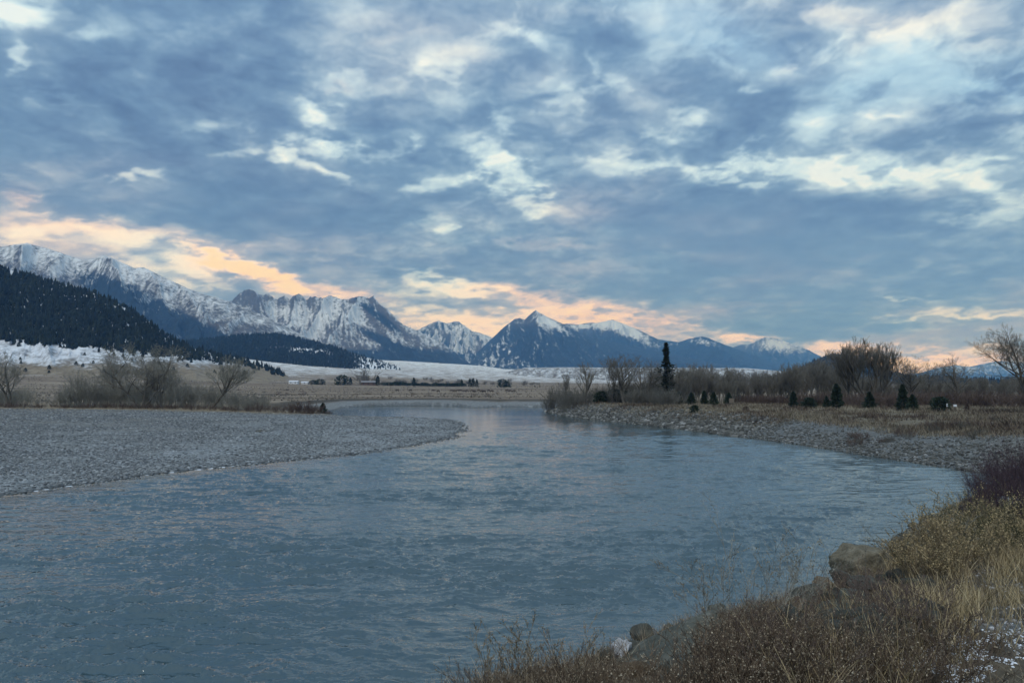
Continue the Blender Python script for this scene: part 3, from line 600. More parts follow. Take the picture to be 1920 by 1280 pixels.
def branch_segs(seed, height_=13., trunks=1, r0=.28, spread=.55, up=.25, lean=(0, 0), levels=5, kids=(3, 4, 4, 4, 4), first=.25, wob=.16, ratio=.62, base=.15, splay=.25, tw=.012):
    """a bare tree as a list of (p0, p1, r0, r1, level)"""
    r = random.Random(seed); S = []
    def rv(): return Vector((r.uniform(-1, 1), r.uniform(-1, 1), r.uniform(-1, 1)))
    def grow(p, d, L, rad, lev):
        n = 5 if lev == 0 else (4 if lev < 3 else (3 if lev < 4 else 2))
        pts = [(p, rad)]
        q = p.copy(); dd = d.copy()
        for i in range(n):
            dd = (dd + rv() * wob * (1.0 if lev else .6) + Vector((0, 0, up * (.5 if lev == 0 else 1) * .35))).normalized()
            q2 = q + dd * (L / n); fr = (i + 1) / n
            rr = max(rad * (1 - .55 * fr), tw)
            S.append((q, q2, pts[-1][1], rr, lev)); q = q2; pts.append((q, rr))
        if lev + 1 >= levels: return
        nk = kids[lev] + (r.random() < .5)
        for k in range(nk):
            fr = first + (1 - first) * (k + r.random()) / nk if lev == 0 else .15 + .85 * (k + r.random()) / nk
            i = min(int(fr * n), n - 1); a, ra = pts[i]; b, rb = pts[i + 1]; t = fr * n - i
            pp = a.lerp(b, min(max(t, 0), 1)); rad2 = max((ra + (rb - ra) * t) * (.62 if lev else .66), tw)
            side = dd.cross(rv()); side = side.normalized() if side.length > 1e-4 else Vector((1, 0, 0))
            nd = (dd * (1 - spread * .55) + side * spread + Vector((0, 0, up))).normalized()
            grow(pp, nd, L * ratio * r.uniform(.75, 1.15) * (1 - .35 * (fr - .5) if lev == 0 else 1), rad2, lev + 1)
        grow(q, (dd + rv() * .2).normalized(), L * ratio * .8, pts[-1][1], lev + 1)
    for k in range(trunks):
        a = r.uniform(0, 6.28) if trunks > 1 else 0
        off = Vector((math.cos(a), math.sin(a), 0)) * base * (trunks > 1) * (1 + k * .3)
        d = Vector((math.cos(a) * splay * (trunks > 1) + lean[0], math.sin(a) * splay * .6 * (trunks > 1) + lean[1], 1)).normalized()
        sc = r.uniform(.75, 1.0) if k else 1.0
        grow(off, d, height_ * .50 * sc, r0 * sc, 0)
    top = max(s[1].z for s in S); f = height_ / top
    return [(a * f, b * f, ra, rb, l) for a, b, ra, rb, l in S]
def segs_arrays(S):
    return (np.array([tuple(s[0]) for s in S]), np.array([tuple(s[1]) for s in S]), np.array([s[2] for s in S]), np.array([s[3] for s in S]), np.array([s[4] for s in S]))

def bark_material(name, c1, c2, scale=3.0, rough=.9):
    g = new_mat(name); tc = g.N.new('ShaderNodeTexCoord').outputs['Object']
    inf = g.N.new('ShaderNodeObjectInfo').outputs['Random']
    n = g.noise(g.vec('MULTIPLY', tc, (1, 1, .35)), scale, 5, .65)
    c = g.ramp(n, [(.3, c1), (.7, c2)])
    c = g.mix(g.math('MULTIPLY', inf, .3), c, (c1[0] * .7, c1[1] * .7, c1[2] * .8, 1))
    g.put(g.bsdf.inputs['Base Color'], c); g.bsdf.inputs['Roughness'].default_value = rough
    return g.mat
M_COTTON = bark_material('cottonwood bark', (.075, .065, .052), (.17, .15, .12))
M_TWIG_L = bark_material('pale willow twigs', (.17, .165, .14), (.31, .30, .25))
M_TWIG_T = bark_material('cottonwood twigs', (.12, .112, .095), (.24, .225, .185))
M_TWIG_D = bark_material('dark twigs', (.09, .087, .075), (.19, .18, .15))
M_TWIG_R = bark_material('red brown twigs', (.085, .062, .052), (.165, .122, .098))
M_TWIG_P = bark_material('purple twigs', (.045, .030, .038), (.11, .075, .085))
M_GREEN = bark_material('dark conifer needles', (.018, .030, .021), (.055, .080, .052), 4)
M_GREEN2 = bark_material('grey green conifer needles', (.020, .028, .020), (.050, .060, .040), 4)

def tree_meshes(name, S, bark, twig, split=2):
    p0, p1, r0, r1, lv = segs_arrays(S)
    a = lv < split
    V1, F1 = tubes(p0[a], p1[a], r0[a], r1[a], 6); V2, F2 = tubes(p0[~a], p1[~a], r0[~a], r1[~a], 3)
    m1 = np_mesh(name + ' trunk', V1, F1); m1.materials.append(bark)
    m2 = np_mesh(name + ' crown', V2, F2); m2.materials.append(twig)
    return m1, m2
_counts = {}
def put_tree(name, meshes, loc, rz, sc, label, cat, group=None, parts=('trunk', 'crown'), widen=1.0, tilt=0.0):
    """a thing with its parts: an Empty at the base that parents trunk and crown"""
    o = link(bpy.data.objects.new(name, None)); o.empty_display_size = .3
    o.location = loc; o.rotation_euler = (0, tilt, rz); o.scale = (sc * widen, sc * widen, sc)
    for pn, me in zip(parts, meshes): link(bpy.data.objects.new(pn, me), o)
    return tag(o, label, cat, group)
def put_one(name, me, loc, rz, sc, label, cat, group=None, widen=1.0, rot=None):
    o = link(bpy.data.objects.new(name, me)); o.location = loc; o.rotation_euler = rot or (0, 0, rz)
    o.scale = (sc * widen, sc * widen, sc) if not isinstance(sc, tuple) else sc
    return tag(o, label, cat, group)

def shrub_mesh(name, seed, h=3., w=2., stems=40, twig=M_TWIG_L, tw=.012, kids=5, up=.75, depth=3):
    r = np.random.default_rng(seed)
    n = stems; a = r.uniform(0, 2 * np.pi, n); rr = np.sqrt(r.random(n)) * w * .35
    p = np.stack([np.cos(a) * rr, np.sin(a) * rr, np.full(n, -.1)], -1)
    d = np.stack([np.cos(a) * r.uniform(0, .6, n) * w / h, np.sin(a) * r.uniform(0, .6, n) * w / h, np.ones(n)], -1) + r.normal(size=(n, 3)) * .12
    d /= np.linalg.norm(d, axis=1, keepdims=True); L = h * r.uniform(.55, 1.0, n); R = np.full(n, tw * 1.8)
    P0, P1, A, B = [], [], [], []
    for dep in range(depth):
        k = 4 if dep == 0 else 3; q = p.copy(); dd = d.copy(); pts = [q]
        rad = R
        for i in range(k):
            dd = dd + r.normal(size=dd.shape) * .13; dd[:, 2] += .06 * up; dd /= np.linalg.norm(dd, axis=1, keepdims=True)
            q2 = q + dd * (L / k)[:, None]; r2 = np.maximum(rad * .8, tw * .6)
            P0.append(q); P1.append(q2); A.append(rad); B.append(r2); q = q2; rad = r2; pts.append(q)
        if dep + 1 == depth: break
        np_, nd_, nl_, nr_ = [], [], [], []
        pts = np.stack(pts, 1)
        for c in range(kids):
            t = r.uniform(.3 if dep == 0 else .1, 1.0, len(p)) * (k - 1e-3); i = t.astype(int); f = (t - i)[:, None]
            base = pts[np.arange(len(p)), i] * (1 - f) + pts[np.arange(len(p)), i + 1] * f
            nd = dd + r.normal(size=dd.shape) * .45; nd[:, 2] = np.abs(nd[:, 2]) * .6 + up * .5; nd /= np.linalg.norm(nd, axis=1, keepdims=True)
            np_.append(base); nd_.append(nd); nl_.append(L * r.uniform(.22, .42, len(p))); nr_.append(np.full(len(p), tw))
        p, d, L, R = np.concatenate(np_), np.concatenate(nd_), np.concatenate(nl_), np.concatenate(nr_)
    V, Fc = tubes(np.concatenate(P0), np.concatenate(P1), np.concatenate(A), np.concatenate(B), 3)
    me = np_mesh(name, V, Fc); me.materials.append(twig); return me

def needle_mesh(name, seed, h=5., w=3., n=2600, mat=None, size=.28, shape='cone', sparse=0.):
    """a crown of many small sprays through the volume of a conifer"""
    r = np.random.default_rng(seed)
    t = r.random(n) ** (.75 if shape != 'ball' else 1.0); a = r.uniform(0, 2 * np.pi, n)
    if shape == 'cone': prof = (1 - t) ** .62 * (.90 + .12 * np.sin(t * 21 + a * 2)) * np.clip(t * 6, .6, 1)
    elif shape == 'spire': prof = (1 - t) ** .75 * (.22 + .75 * (np.sin(t * 46 + 1.5 * np.sin(a * 3 + t * 9)) > -.1)) * (.65 + .5 * perlin(a * 1.2, t * 9))
    else: prof = np.sqrt(np.clip(1 - (2 * t - .85) ** 2 / 1.35, .0, 1)) * (.85 + .3 * perlin(a * 1.5, t * 4))
    lob = 1 + .75 * perlin(a * 1.3 + seed, t * 6)
    rad = w / 2 * prof * lob * np.sqrt(r.uniform(.25, 1.15, n))
    c = np.stack([np.cos(a) * rad, np.sin(a) * rad, t * h], -1)
    out = np.stack([np.cos(a), np.sin(a), np.full(n, .35)], -1) + r.normal(size=(n, 3)) * .45
    out /= np.linalg.norm(out, axis=1, keepdims=True)
    sd = np.cross(out, rnd_unit(r, n)); sd /= np.linalg.norm(sd, axis=1, keepdims=True)
    s = size * r.uniform(.6, 1.3, n)[:, None]
    v = np.stack([c - out * s * .5, c + sd * s * .30, c + out * s, c - sd * s * .30], 1).reshape(-1, 3)
    f = np.arange(n * 4).reshape(n, 4)
    me = np_mesh(name, v, f, smooth=False); me.materials.append(mat or M_GREEN); return me
def stem_mesh(name, h, r0, mat=M_COTTON):
    n = 6; z = np.linspace(-.3, h, n + 1); x = .03 * h * np.sin(z * .7)
    p = np.stack([x, x * .4, z], -1); rr = r0 * (1 - np.linspace(0, .9, n + 1))
    V, Fc = tubes(p[:-1], p[1:], rr[:-1], rr[1:], 6); me = np_mesh(name, V, Fc); me.materials.append(mat); return me

def ico(sub):
    import bmesh
    bm = bmesh.new(); bmesh.ops.create_icosphere(bm, subdivisions=sub, radius=1)
    v = np.array([tuple(x.co) for x in bm.verts]); f = np.array([[x.index for x in q.verts] for q in bm.faces]); bm.free(); return v, f
def rock_shape(seed, sub=3, planes=11, round_=.35, rough=.05):
    v, f = ico(sub); r = np.random.default_rng(seed)
    N = rnd_unit(r, planes); D = r.uniform(.55, .95, planes)
    dn = v @ N.T; rad = np.min(np.where(dn > .05, D / np.maximum(dn, .05), 9), axis=1)
    rad = np.minimum(rad, 1.25); rad = rad * (1 - round_) + round_ * .8
    rad = rad * (1 + rough * fbm(v[:, 0] * 2.5 + seed, v[:, 1] * 2.5 + v[:, 2] * 1.9, 4, .6) * 3)
    return v * rad[:, None], f
def rock_material(name, c1, c2, c3, scale=2.5, bstr=.7):
    g = new_mat(name); tc = g.N.new('ShaderNodeTexCoord').outputs['Object']
    n = g.noise(tc, scale, 8, .68); n2 = g.noise(tc, scale * 6, 4, .7)
    c = g.ramp(g.math('ADD', g.math('MULTIPLY', n, .7), g.math('MULTIPLY', n2, .3)), [(.32, c1), (.52, c2), (.68, c3)])
    inf = g.N.new('ShaderNodeObjectInfo').outputs['Random']
    c = g.mix(g.math('MULTIPLY', inf, .25), c, c1)
    g.put(g.bsdf.inputs['Base Color'], c); g.bsdf.inputs['Roughness'].default_value = .88
    bump(g, g.math('ADD', n, g.math('MULTIPLY', n2, .5)), bstr, .08); return g.mat
def scatter_mesh(name, bases, pos, scl, rot, mat, kind='stuff', extra=None, flat=.7, smooth=False):
    """many small stones as one object"""
    Vs, Fs, off = [], [], 0; r = np.random.default_rng(len(pos))
    idx = r.integers(0, len(bases), len(pos)); tone = r.random(len(pos)); T = []
    for b, (bv, bf) in enumerate(bases):
        m = idx == b
        if not m.any(): continue
        c, s = np.cos(rot[m]), np.sin(rot[m]); k = m.sum()
        st = r.uniform(.7, 1.3, (k, 3)); st[:, 2] *= flat
        v = bv[None] * st[:, None, :] * scl[m][:, None, None]
        x = v[..., 0] * c[:, None] - v[..., 1] * s[:, None]; y = v[..., 0] * s[:, None] + v[..., 1] * c[:, None]
        v = np.stack([x, y, v[..., 2]], -1) + pos[m][:, None, :]
        Vs.append(v.reshape(-1, 3)); Fs.append((bf[None] + (np.arange(k) * len(bv))[:, None, None]).reshape(-1, 3) + off); off += k * len(bv)
        T.append(np.repeat(tone[m], len(bv)))
    return tag(np_obj(name, np.concatenate(Vs), np.concatenate(Fs), mat, None, {'tone': np.concatenate(T)}, smooth=smooth), extra, None, None, kind)
def stones_material(name, stops, bumpy=.4):
    g = new_mat(name); t = attr(g, 'tone'); n = g.noise(g.pos, 9, 4, .7)
    c = g.ramp(t, stops); c = g.mix(g.range(n, .35, .7, .0, .5), c, (.09, .085, .075, 1))
    g.put(g.bsdf.inputs['Base Color'], c); bump(g, n, bumpy, .05); return g.mat

def blades(pos, L, wd, lean, seed, k=3, curl=.6):
    """grass blades: bent ribbons; pos (n,3), L, wd (n)"""
    r = np.random.default_rng(seed); n = len(pos); a = r.uniform(0, 2 * np.pi, n)
    dirv = np.stack([np.cos(a), np.sin(a), np.zeros(n)], -1) * lean[:, None] + np.array([0, 0, 1.])
    bend = np.stack([np.cos(a), np.sin(a), np.full(n, -.5)], -1) * curl * r.uniform(.2, 1.2, n)[:, None]
    ph = a + r.uniform(-1, 1, n) + np.pi / 2
    side = np.stack([np.cos(ph), np.sin(ph), np.zeros(n)], -1)
    V = []
    for i in range(k + 1):
        t = i / k; c = pos + (dirv * t + bend * t * t * .5) * L[:, None]; w_ = (wd * (1 - .8 * t))[:, None] * .5
        V += [c - side * w_, c + side * w_]
    V = np.stack(V, 1); m = 2 * (k + 1)
    f = np.stack([[2 * i, 2 * i + 1, 2 * i + 3, 2 * i + 2] for i in range(k)])[None] + (np.arange(n) * m)[:, None, None]
    return V.reshape(-1, 3), f.reshape(-1, 4)
def blades_material(name, stops):
    g = new_mat(name); t = attr(g, 'tone'); g.put(g.bsdf.inputs['Base Color'], g.ramp(t, stops)); g.bsdf.inputs['Roughness'].default_value = .8
    return g.mat
# ------------------------------------------------------------------ trees and thickets of both banks
def ground_at_px(px, Y, drop=.08):
    x = float(TX(px)) * Y; return Vector((x, Y, gz(x, Y) - drop))
def size_for(px_h, Y): return px_h / F * Y
COT = [tree_meshes('cottonwood %d' % k, branch_segs(s, 13, trunks=tr, r0=.24, spread=sp, up=u, splay=spl, levels=6, kids=kd, tw=.013, first=.42, ratio=.60), M_COTTON, M_TWIG_T, 2)
       for k, (s, tr, sp, u, spl, kd) in enumerate([(3, 2, .80, .14, .40, (5, 3, 2, 2, 2)), (5, 1, .80, .20, .3, (7, 3, 3, 2, 2)), (8, 2, .70, .26, .25, (6, 3, 2, 2, 2)), (12, 1, .60, .35, .1, (8, 3, 2, 2, 2)), (15, 1, .90, .12, .3, (8, 4, 3, 3, 2))])]
COTL = [tree_meshes('pale cottonwood %d' % k, branch_segs(s, 13, trunks=tr, r0=.19, spread=sp, up=u, splay=spl, lean=ln, levels=6, kids=kd, tw=.013, first=.40, ratio=.60), M_COTTON, M_TWIG_L, 2)
       for k, (s, tr, sp, u, spl, ln, kd) in enumerate([(21, 3, .82, .14, .60, (0, 0), (5, 4, 3, 2, 2)), (23, 2, .62, .26, .16, (.34, 0), (6, 3, 3, 2, 2)), (26, 2, .70, .24, .25, (0, 0), (5, 3, 2, 2, 2))])]
COTF = [tree_meshes('grey cottonwood %d' % k, branch_segs(s, 11, trunks=tr, r0=.15, spread=.62, up=.42, splay=.3, levels=5, kids=(7, 4, 3, 2), tw=.016, ratio=.58), M_TWIG_T, M_TWIG_T if s % 4 else M_TWIG_D, 1)
       for k, (s, tr) in enumerate([(41, 2), (43, 3), (47, 2), (49, 3)])]
BIG = tree_meshes('great cottonwood', branch_segs(33, 19, trunks=1, r0=.42, spread=.74, up=.16, lean=(-.42, 0), levels=6, kids=(8, 4, 3, 3, 3), tw=.015, first=.3), M_COTTON, M_TWIG_D, 2)
FAN = tree_meshes('fan cottonwood', branch_segs(58, 16, trunks=4, r0=.24, spread=.50, up=.42, splay=.55, levels=6, kids=(6, 4, 3, 3, 2), tw=.013, first=.45), M_COTTON, M_TWIG_T, 2)
WIL_L = [shrub_mesh('willow %d' % k, 60 + k, h, w, n, M_TWIG_L, .013) for k, (h, w, n) in enumerate([(4.6, 4, 42), (3.6, 4, 40), (5.6, 3.5, 36)])]
WIL_R = [shrub_mesh('grey willow %d' % k, 70 + k, h, w, n, M_TWIG_D, .014) for k, (h, w, n) in enumerate([(5, 4, 42), (3.4, 4, 44), (6.5, 3.5, 36)])]
RED = [shrub_mesh('red shrub %d' % k, 80 + k, 2.2, 4, 46, M_TWIG_R, .013, up=.5) for k in range(3)]
JUN = [(needle_mesh('juniper crown %d' % k, 90 + k, 5, w, 3200, M_GREEN, .30, 'cone'), stem_mesh('juniper stem %d' % k, 3.5, .12)) for k, w in enumerate([3.6, 4.4, 3.0])]
JUB = [(needle_mesh('round juniper crown %d' % k, 95 + k, 3, 4, 2600, M_GREEN, .28, 'ball'), stem_mesh('round juniper stem %d' % k, 1.6, .1)) for k in range(2)]
SPIRE = (needle_mesh('spire crown', 99, 13, 5.4, 2300, M_GREEN2, .40, 'spire'), stem_mesh('spire stem', 12.6, .2))

def place_tree(name, meshes, natural, px, Y, top, label, cat, group=None, rz=None, widen=1.0, tilt=0, parts=('trunk', 'crown')):
    b = ground_at_px(px, Y); h = EYE + float(TZ(top)) * Y - b.z
    return put_tree(name, meshes, b, random.uniform(0, 6.28) if rz is None else rz, h / natural, label, cat, group, parts, widen, tilt)
# left bank
place_tree('cottonwood', COTL[0], 13, 268, 176, 640, 'bare cottonwood with several spreading trunks, the widest crown on the left bank', 'tree', rz=0, widen=1.55)
place_tree('cottonwood', COTL[1], 13, 396, 181, 664, 'bare cottonwood leaning right at the end of the left bank willows', 'tree', rz=.0, widen=1.45)
place_tree('cottonwood', COTL[2], 13, 20, 176, 654, 'bare cottonwood at the left edge of the picture behind the gravel bar', 'tree', rz=1., widen=1.5)
place_tree('cottonwood', COTL[2], 13, -40, 182, 664, 'bare cottonwood beside the one at the left edge of the picture', 'tree', rz=2.4, widen=1.2)
place_tree('cottonwood', COTL[1], 13, 232, 186, 662, 'thin bare cottonwood just behind the widest crown on the left bank', 'tree', rz=3.4, widen=.8)
place_tree('cottonwood', COTL[2], 13, 152, 183, 688, 'small bare cottonwood rising from the willows left of the widest crown', 'tree', rz=.4, widen=1.0)
place_tree('cottonwood', COTL[2], 13, 318, 190, 690, 'small bare cottonwood between the widest crown and the leaning one', 'tree', rz=4, widen=.9)
place_tree('cottonwood', COTL[0], 13, 300, 183, 668, 'low bare cottonwood touching the right side of the widest crown', 'tree', rz=2.2, widen=.8)
for k in range(78):
    px = -60 + 560 * ((k + random.random()) / 78); Y = 174 + random.random() * 22
    if 45 < px < 100 and random.random() < .6: continue
    t = np.interp(px, [-60, 40, 110, 150, 200, 260, 340, 380, 430, 470, 520], [722, 724, 728, 704, 706, 712, 712, 716, 722, 732, 740]) + random.uniform(-6, 16)
    me = random.choice(WIL_L); b = ground_at_px(px, Y); h = EYE + float(TZ(t)) * Y - b.z
    nat = {0: 4.6, 1: 3.6, 2: 5.6}[WIL_L.index(me)]
    put_one('willow', me, b, random.uniform(0, 6), h / nat * .9, 'pale bare willow in the thicket along the back of the gravel bar', 'shrub', 'bare willows behind the gravel bar', widen=random.uniform(1.0, 1.4) * nat / max(h, 1) * .8 if h < nat else 1.0)
for k in range(40):
    px = -40 + 640 * ((k + random.random()) / 40); Y = 168.5 + random.random() * 6
    me = RED[k % 3]; b = ground_at_px(px, Y)
    put_one('shrub', me, b, random.uniform(0, 6), random.uniform(.55, .95) * (1.15 if 470 < px < 600 else .8), 'low red brown shrub at the foot of the willow thicket', 'shrub', 'red brown shrubs along the back of the gravel bar')
for px, s in ((560, 1.25), (575, 1.35), (590, 1.15)):
    put_one('shrub', RED[int(px) % 3], ground_at_px(px, 171), px, s, {560: 'rounded red brown bush standing left in the last clump of the left bank', 575: 'tallest rounded red brown bush of the last clump on the left bank', 590: 'rounded red brown bush next to the small juniper on the left bank'}[px], 'bush', 'bushes at the tip of the left bank')
for px, s in ((618, .5), (630, .45), (612, .55)):
    put_one('shrub', RED[0], ground_at_px(px, 176), px, s, 'tiny rust red bush right of the small juniper on the left bank', 'bush', 'rust red bushes by the water')
b = ground_at_px(606, 182); put_tree('juniper', JUN[0], b, .3, size_for(19, 182) / 5, 'small lone dark juniper at the tip of the left bank', 'tree', None, ('crown', 'trunk'), 1.2)

# right bank
def R(px, top, Y, meshes, nat, label, name='cottonwood', cat='tree', group=None, widen=1.0, rz=None, parts=('trunk', 'crown'), tilt=0):
    return place_tree(name, meshes, nat, px, Y, top, label, cat, group, rz, widen, tilt, parts)
R(1098, 676, 176, COT[3], 13, 'slender bare cottonwood standing alone left of the river grove', widen=1.5)
R(1062, 694, 186, COT[3], 13, 'small bare cottonwood at the left tip of the river grove', widen=1.0)
R(1172, 662, 165, COT[2], 13, 'tall bare cottonwood forming the left of the pair in the river grove', widen=1.5)
R(1206, 664, 166, COT[0], 13, 'tall bare cottonwood forming the right of the pair in the river grove', widen=1.4, rz=1.)
R(1148, 672, 170, COT[3], 13, 'thin bare cottonwood at the left side of the tall pair in the river grove', widen=.9, rz=2.)
R(1228, 676, 172, COT[1], 13, 'bare cottonwood between the tall pair and the spire conifer', widen=.9, rz=2.)
R(1250, 643, 162, (SPIRE[0], SPIRE[1]), 13, 'tall narrow conifer spire rising above the bare river grove', 'conifer', parts=('crown', 'trunk'), widen=1.15)
R(1632, 631, 150, FAN, 16, 'great fan shaped bare cottonwood, the tallest behind the right bank junipers', widen=1.5, rz=.2)
R(1590, 646, 152, COT[2], 13, 'bare cottonwood joined to the left side of the great fan shaped one', widen=.9, rz=.2)
R(1708, 664, 155, COT[4], 13, 'round crowned bare cottonwood just right of the great fan shaped one', widen=1.4, rz=1.3)
R(1745, 674, 165, COT[1], 13, 'smaller bare cottonwood between the round crowned and the forked one', widen=.9, rz=2)
R(1795, 660, 150, COT[0], 13, 'forked bare cottonwood standing clear against the blue snowy mountain', widen=1.35, rz=3)
R(1938, 603, 95, BIG, 19, 'large dark bare cottonwood leaning in from the right edge of the picture', rz=0, widen=1.0)
R(1985, 615, 100, COT[4], 13, 'large bare cottonwood half out of the picture at the right edge', widen=1.1, rz=2)
G1 = 'grey bare cottonwoods massed along the right bank'
L1_ = 'grey bare cottonwood in the continuous wood behind the right bank'
prof = ([1010, 1030, 1060, 1090, 1130, 1160, 1220, 1270, 1300, 1340, 1380, 1420, 1470, 1510, 1545, 1600, 1650, 1700, 1760, 1800, 1850, 1930, 2050], [742, 722, 712, 716, 712, 708, 702, 690, 686, 688, 698, 700, 696, 680, 676, 702, 712, 712, 714, 718, 712, 704, 694])
for k in range(120):
    px = 1265 + 760 * ((k + random.random()) / 120); Y = random.uniform(165, 240)
    top = np.interp(px, *prof) + abs(random.gauss(0, 10)) - 9
    q = random.randrange(4)
    R(px, top, Y, COTF[q], 11, L1_, group=G1, widen=random.uniform(1.1, 1.6))
for k in range(46):
    px = 1022 + 270 * ((k + random.random()) / 46); Y = random.uniform(166, 190)
    if px < 1050: Y = random.uniform(186, 200)
    top = np.interp(px, *prof) + random.uniform(2, 26); me = WIL_R[k % 3]; nat = (5, 3.4, 6.5)[k % 3]
    b = ground_at_px(px, Y); h = EYE + float(TZ(top)) * Y - b.z
    put_one('willow', me, b, random.uniform(0, 6), h / nat, 'dark grey bare willow in the thicket under the river grove', 'shrub', 'grey willows under the river grove', widen=random.uniform(.8, 1.1))
for k in range(14):
    px = 1180 + 90 * ((k + random.random()) / 14); Y = random.uniform(150, 160) if px < 1235 else random.uniform(136, 150)
    put_one('willow', WIL_R[1], ground_at_px(px, Y), random.uniform(0, 6), random.uniform(.7, 1.1), 'low dark willow spilling over the rocky bank below the river grove', 'shrub', 'willows spilling over the rocky bank')
for k in range(64):
    px = 1500 + 560 * ((k + random.random()) / 64); Y = random.uniform(118, 160)
    if px < 1580 and Y < 140: Y += 25
    put_one('shrub', RED[k % 3], ground_at_px(px, Y), random.uniform(0, 6), random.uniform(1.0, 1.5), 'red brown bare shrub in the belt below the right bank cottonwoods', 'shrub', 'red brown shrubs behind the junipers')
for k in range(24):
    px = 1380 + 105 * ((k + random.random()) / 24); Y = random.uniform(165, 185)
    put_one('shrub', RED[k % 3], ground_at_px(px, Y), random.uniform(0, 6), random.uniform(.9, 1.1), 'red brown bare shrub in the low band between the dark thicket and the first juniper', 'shrub', 'red brown shrubs in the middle of the right bank')
def J(px, base, top, Y, q, w, label, name='juniper', cat='tree', meshes=None, nat=5., group=None):
    b = ground_at_px(px, Y, .05); h = size_for(base - top, Y); m = meshes or JUN[q]
    put_tree(name, m, b, random.uniform(0, 6), h / nat, label, cat, group, ('crown', 'trunk'), w)
J(1487, 769, 738, 128, 2, 1.0, 'narrow dark juniper, the first from the left on the open bank', group='dark junipers on the right bank')
J(1516, 770, 750, 126, 0, 1, 'low wide dark juniper beside the first narrow one', meshes=JUB[0], nat=3., group='dark junipers on the right bank')
J(1549, 771, 748, 127, 0, .9, 'short dark juniper against the left foot of the tallest one', group='dark junipers on the right bank')
J(1568, 773, 726, 122, 2, .95, 'tallest cone shaped dark juniper on the right bank', group='dark junipers on the right bank')
J(1630, 773, 740, 118, 0, 1.05, 'dark juniper in front of the great fan shaped cottonwood', group='dark junipers on the right bank')
J(1692, 776, 727, 112, 0, .75, 'tall ragged dark juniper of the joined pair below the round crowned cottonwood', group='dark junipers on the right bank')
J(1710, 779, 748, 110, 1, .95, 'shorter right hand dark juniper of the joined pair', group='dark junipers on the right bank')
J(1762, 784, 754, 102, 0, .9, 'squat dark juniper next to the small white signs', meshes=JUB[1], nat=3., group='dark junipers on the right bank')
J(1812, 781, 764, 106, 0, .9, 'small brown cone shaped bush right of the small white signs', name='bush', cat='bush', meshes=(needle_mesh('brown bush crown', 101, 5, 4, 1800, M_TWIG_R, .3, 'cone'), JUN[0][1]))
J(1302, 776, 760, 118, 0, .8, 'small round dark bush on the lip of the rocky bank', name='bush', cat='bush', meshes=JUB[0], nat=3.)
J(1397, 774, 764, 114, 0, 1, 'very small round brown bush on the lip of the rocky bank', name='bush', cat='bush', meshes=(needle_mesh('lip bush crown', 102, 3, 4, 900, M_TWIG_R, .3, 'ball'), JUB[0][1]), nat=3.)
for k, px in enumerate([1272, 1296, 1320, 1338, 1366]):
    J(px, 768, 738 + random.uniform(-6, 8), 150 + k % 3 * 4, k % 3, 1.0, 'dark juniper in the shaded thicket left of the meadow', group='junipers in the shaded thicket')
for k, px in enumerate([1128, 1140, 1152, 1163]):
    J(px, 766, 742 + random.uniform(-2, 6), 172, 0, 1.0, 'low round evergreen at the foot of the tall cottonwood pair', meshes=JUB[k % 2], nat=3., group='evergreens under the cottonwood pair')

# plain beyond the river
FB = needle_mesh('field bush', 103, 3, 5, 500, M_GREEN, .5, 'ball'); FT = needle_mesh('field tree', 104, 5, 3, 500, M_GREEN, .5, 'cone')
FR = shrub_mesh('field bare tree', 105, 6, 6, 40, M_TWIG_T, .03)
def FAR(px, top, base, Y, me, nat, label, name, cat, group=None, widen=1.0):
    b = ground_at_px(px, Y); put_one(name, me, b, random.uniform(0, 6), size_for(base - top, Y) / nat, label, cat, group, widen)
FAR(641, 704, 722, 860, FB, 3, 'large round dark tree standing alone on the far plain', 'evergreen', 'tree', widen=.9)
FAR(657, 707, 721, 860, FT, 5, 'narrow dark tree just right of the large round one on the far plain', 'evergreen', 'tree')
FAR(708, 704, 722, 860, FT, 5, 'narrow dark tree right of the brown ranch house', 'evergreen', 'tree')
FAR(688, 690, 718, 905, FR, 6, 'broad bare tree rounded over the brown ranch house', 'tree', 'tree', widen=1.5)
FAR(600, 712, 722, 860, FB, 3, 'dark bush left of the large round tree on the far plain', 'bush', 'bush', widen=1.3)
FAR(588, 714, 722, 865, FB, 3, 'dark bush nearest the white sheds on the far plain', 'bush', 'bush', widen=1.2)
for px, tp, me, nat in ((866, 709, FT, 5), (881, 707, FT, 5), (887, 706, FT, 5), (894, 708, FT, 5), (942, 707, FB, 3), (951, 711, FB, 3), (776, 706, FT, 5), (1003, 718, FT, 5), (1012, 719, FT, 5)):
    FAR(px, tp, 722, 860, me, nat, 'small dark evergreen standing on the far plain below the pale benches', 'evergreen', 'tree', 'scattered evergreens on the far plain', widen=.9)
for k in range(34):
    px = 718 + 260 * ((k + random.random()) / 58)
    FAR(px, 717 - random.random() * 3, 721, 880 + random.random() * 60, FB, 3, 'low dark bush in the row along the far side of the plain', 'bush', 'bush', 'row of dark bushes across the plain', widen=1.5)
for k in range(40):
    px = random.uniform(700, 1010); Y = random.uniform(980, 1500)
    FAR(px, 717 - random.random() * 3, 721, Y, FR, 6, 'low grey bare tree on the far benches', 'tree', 'tree', 'bare trees dotted over the far benches', widen=1.6)
for k in range(26):
    px = random.uniform(330, 1000); Y = random.uniform(330, 560)
    FAR(px, 738, 741.5, Y, RED[k % 3], 2.2, 'low brown bush scattered on the tan pasture beyond the river', 'bush', 'bush', 'brown bushes on the pasture', widen=1.3)
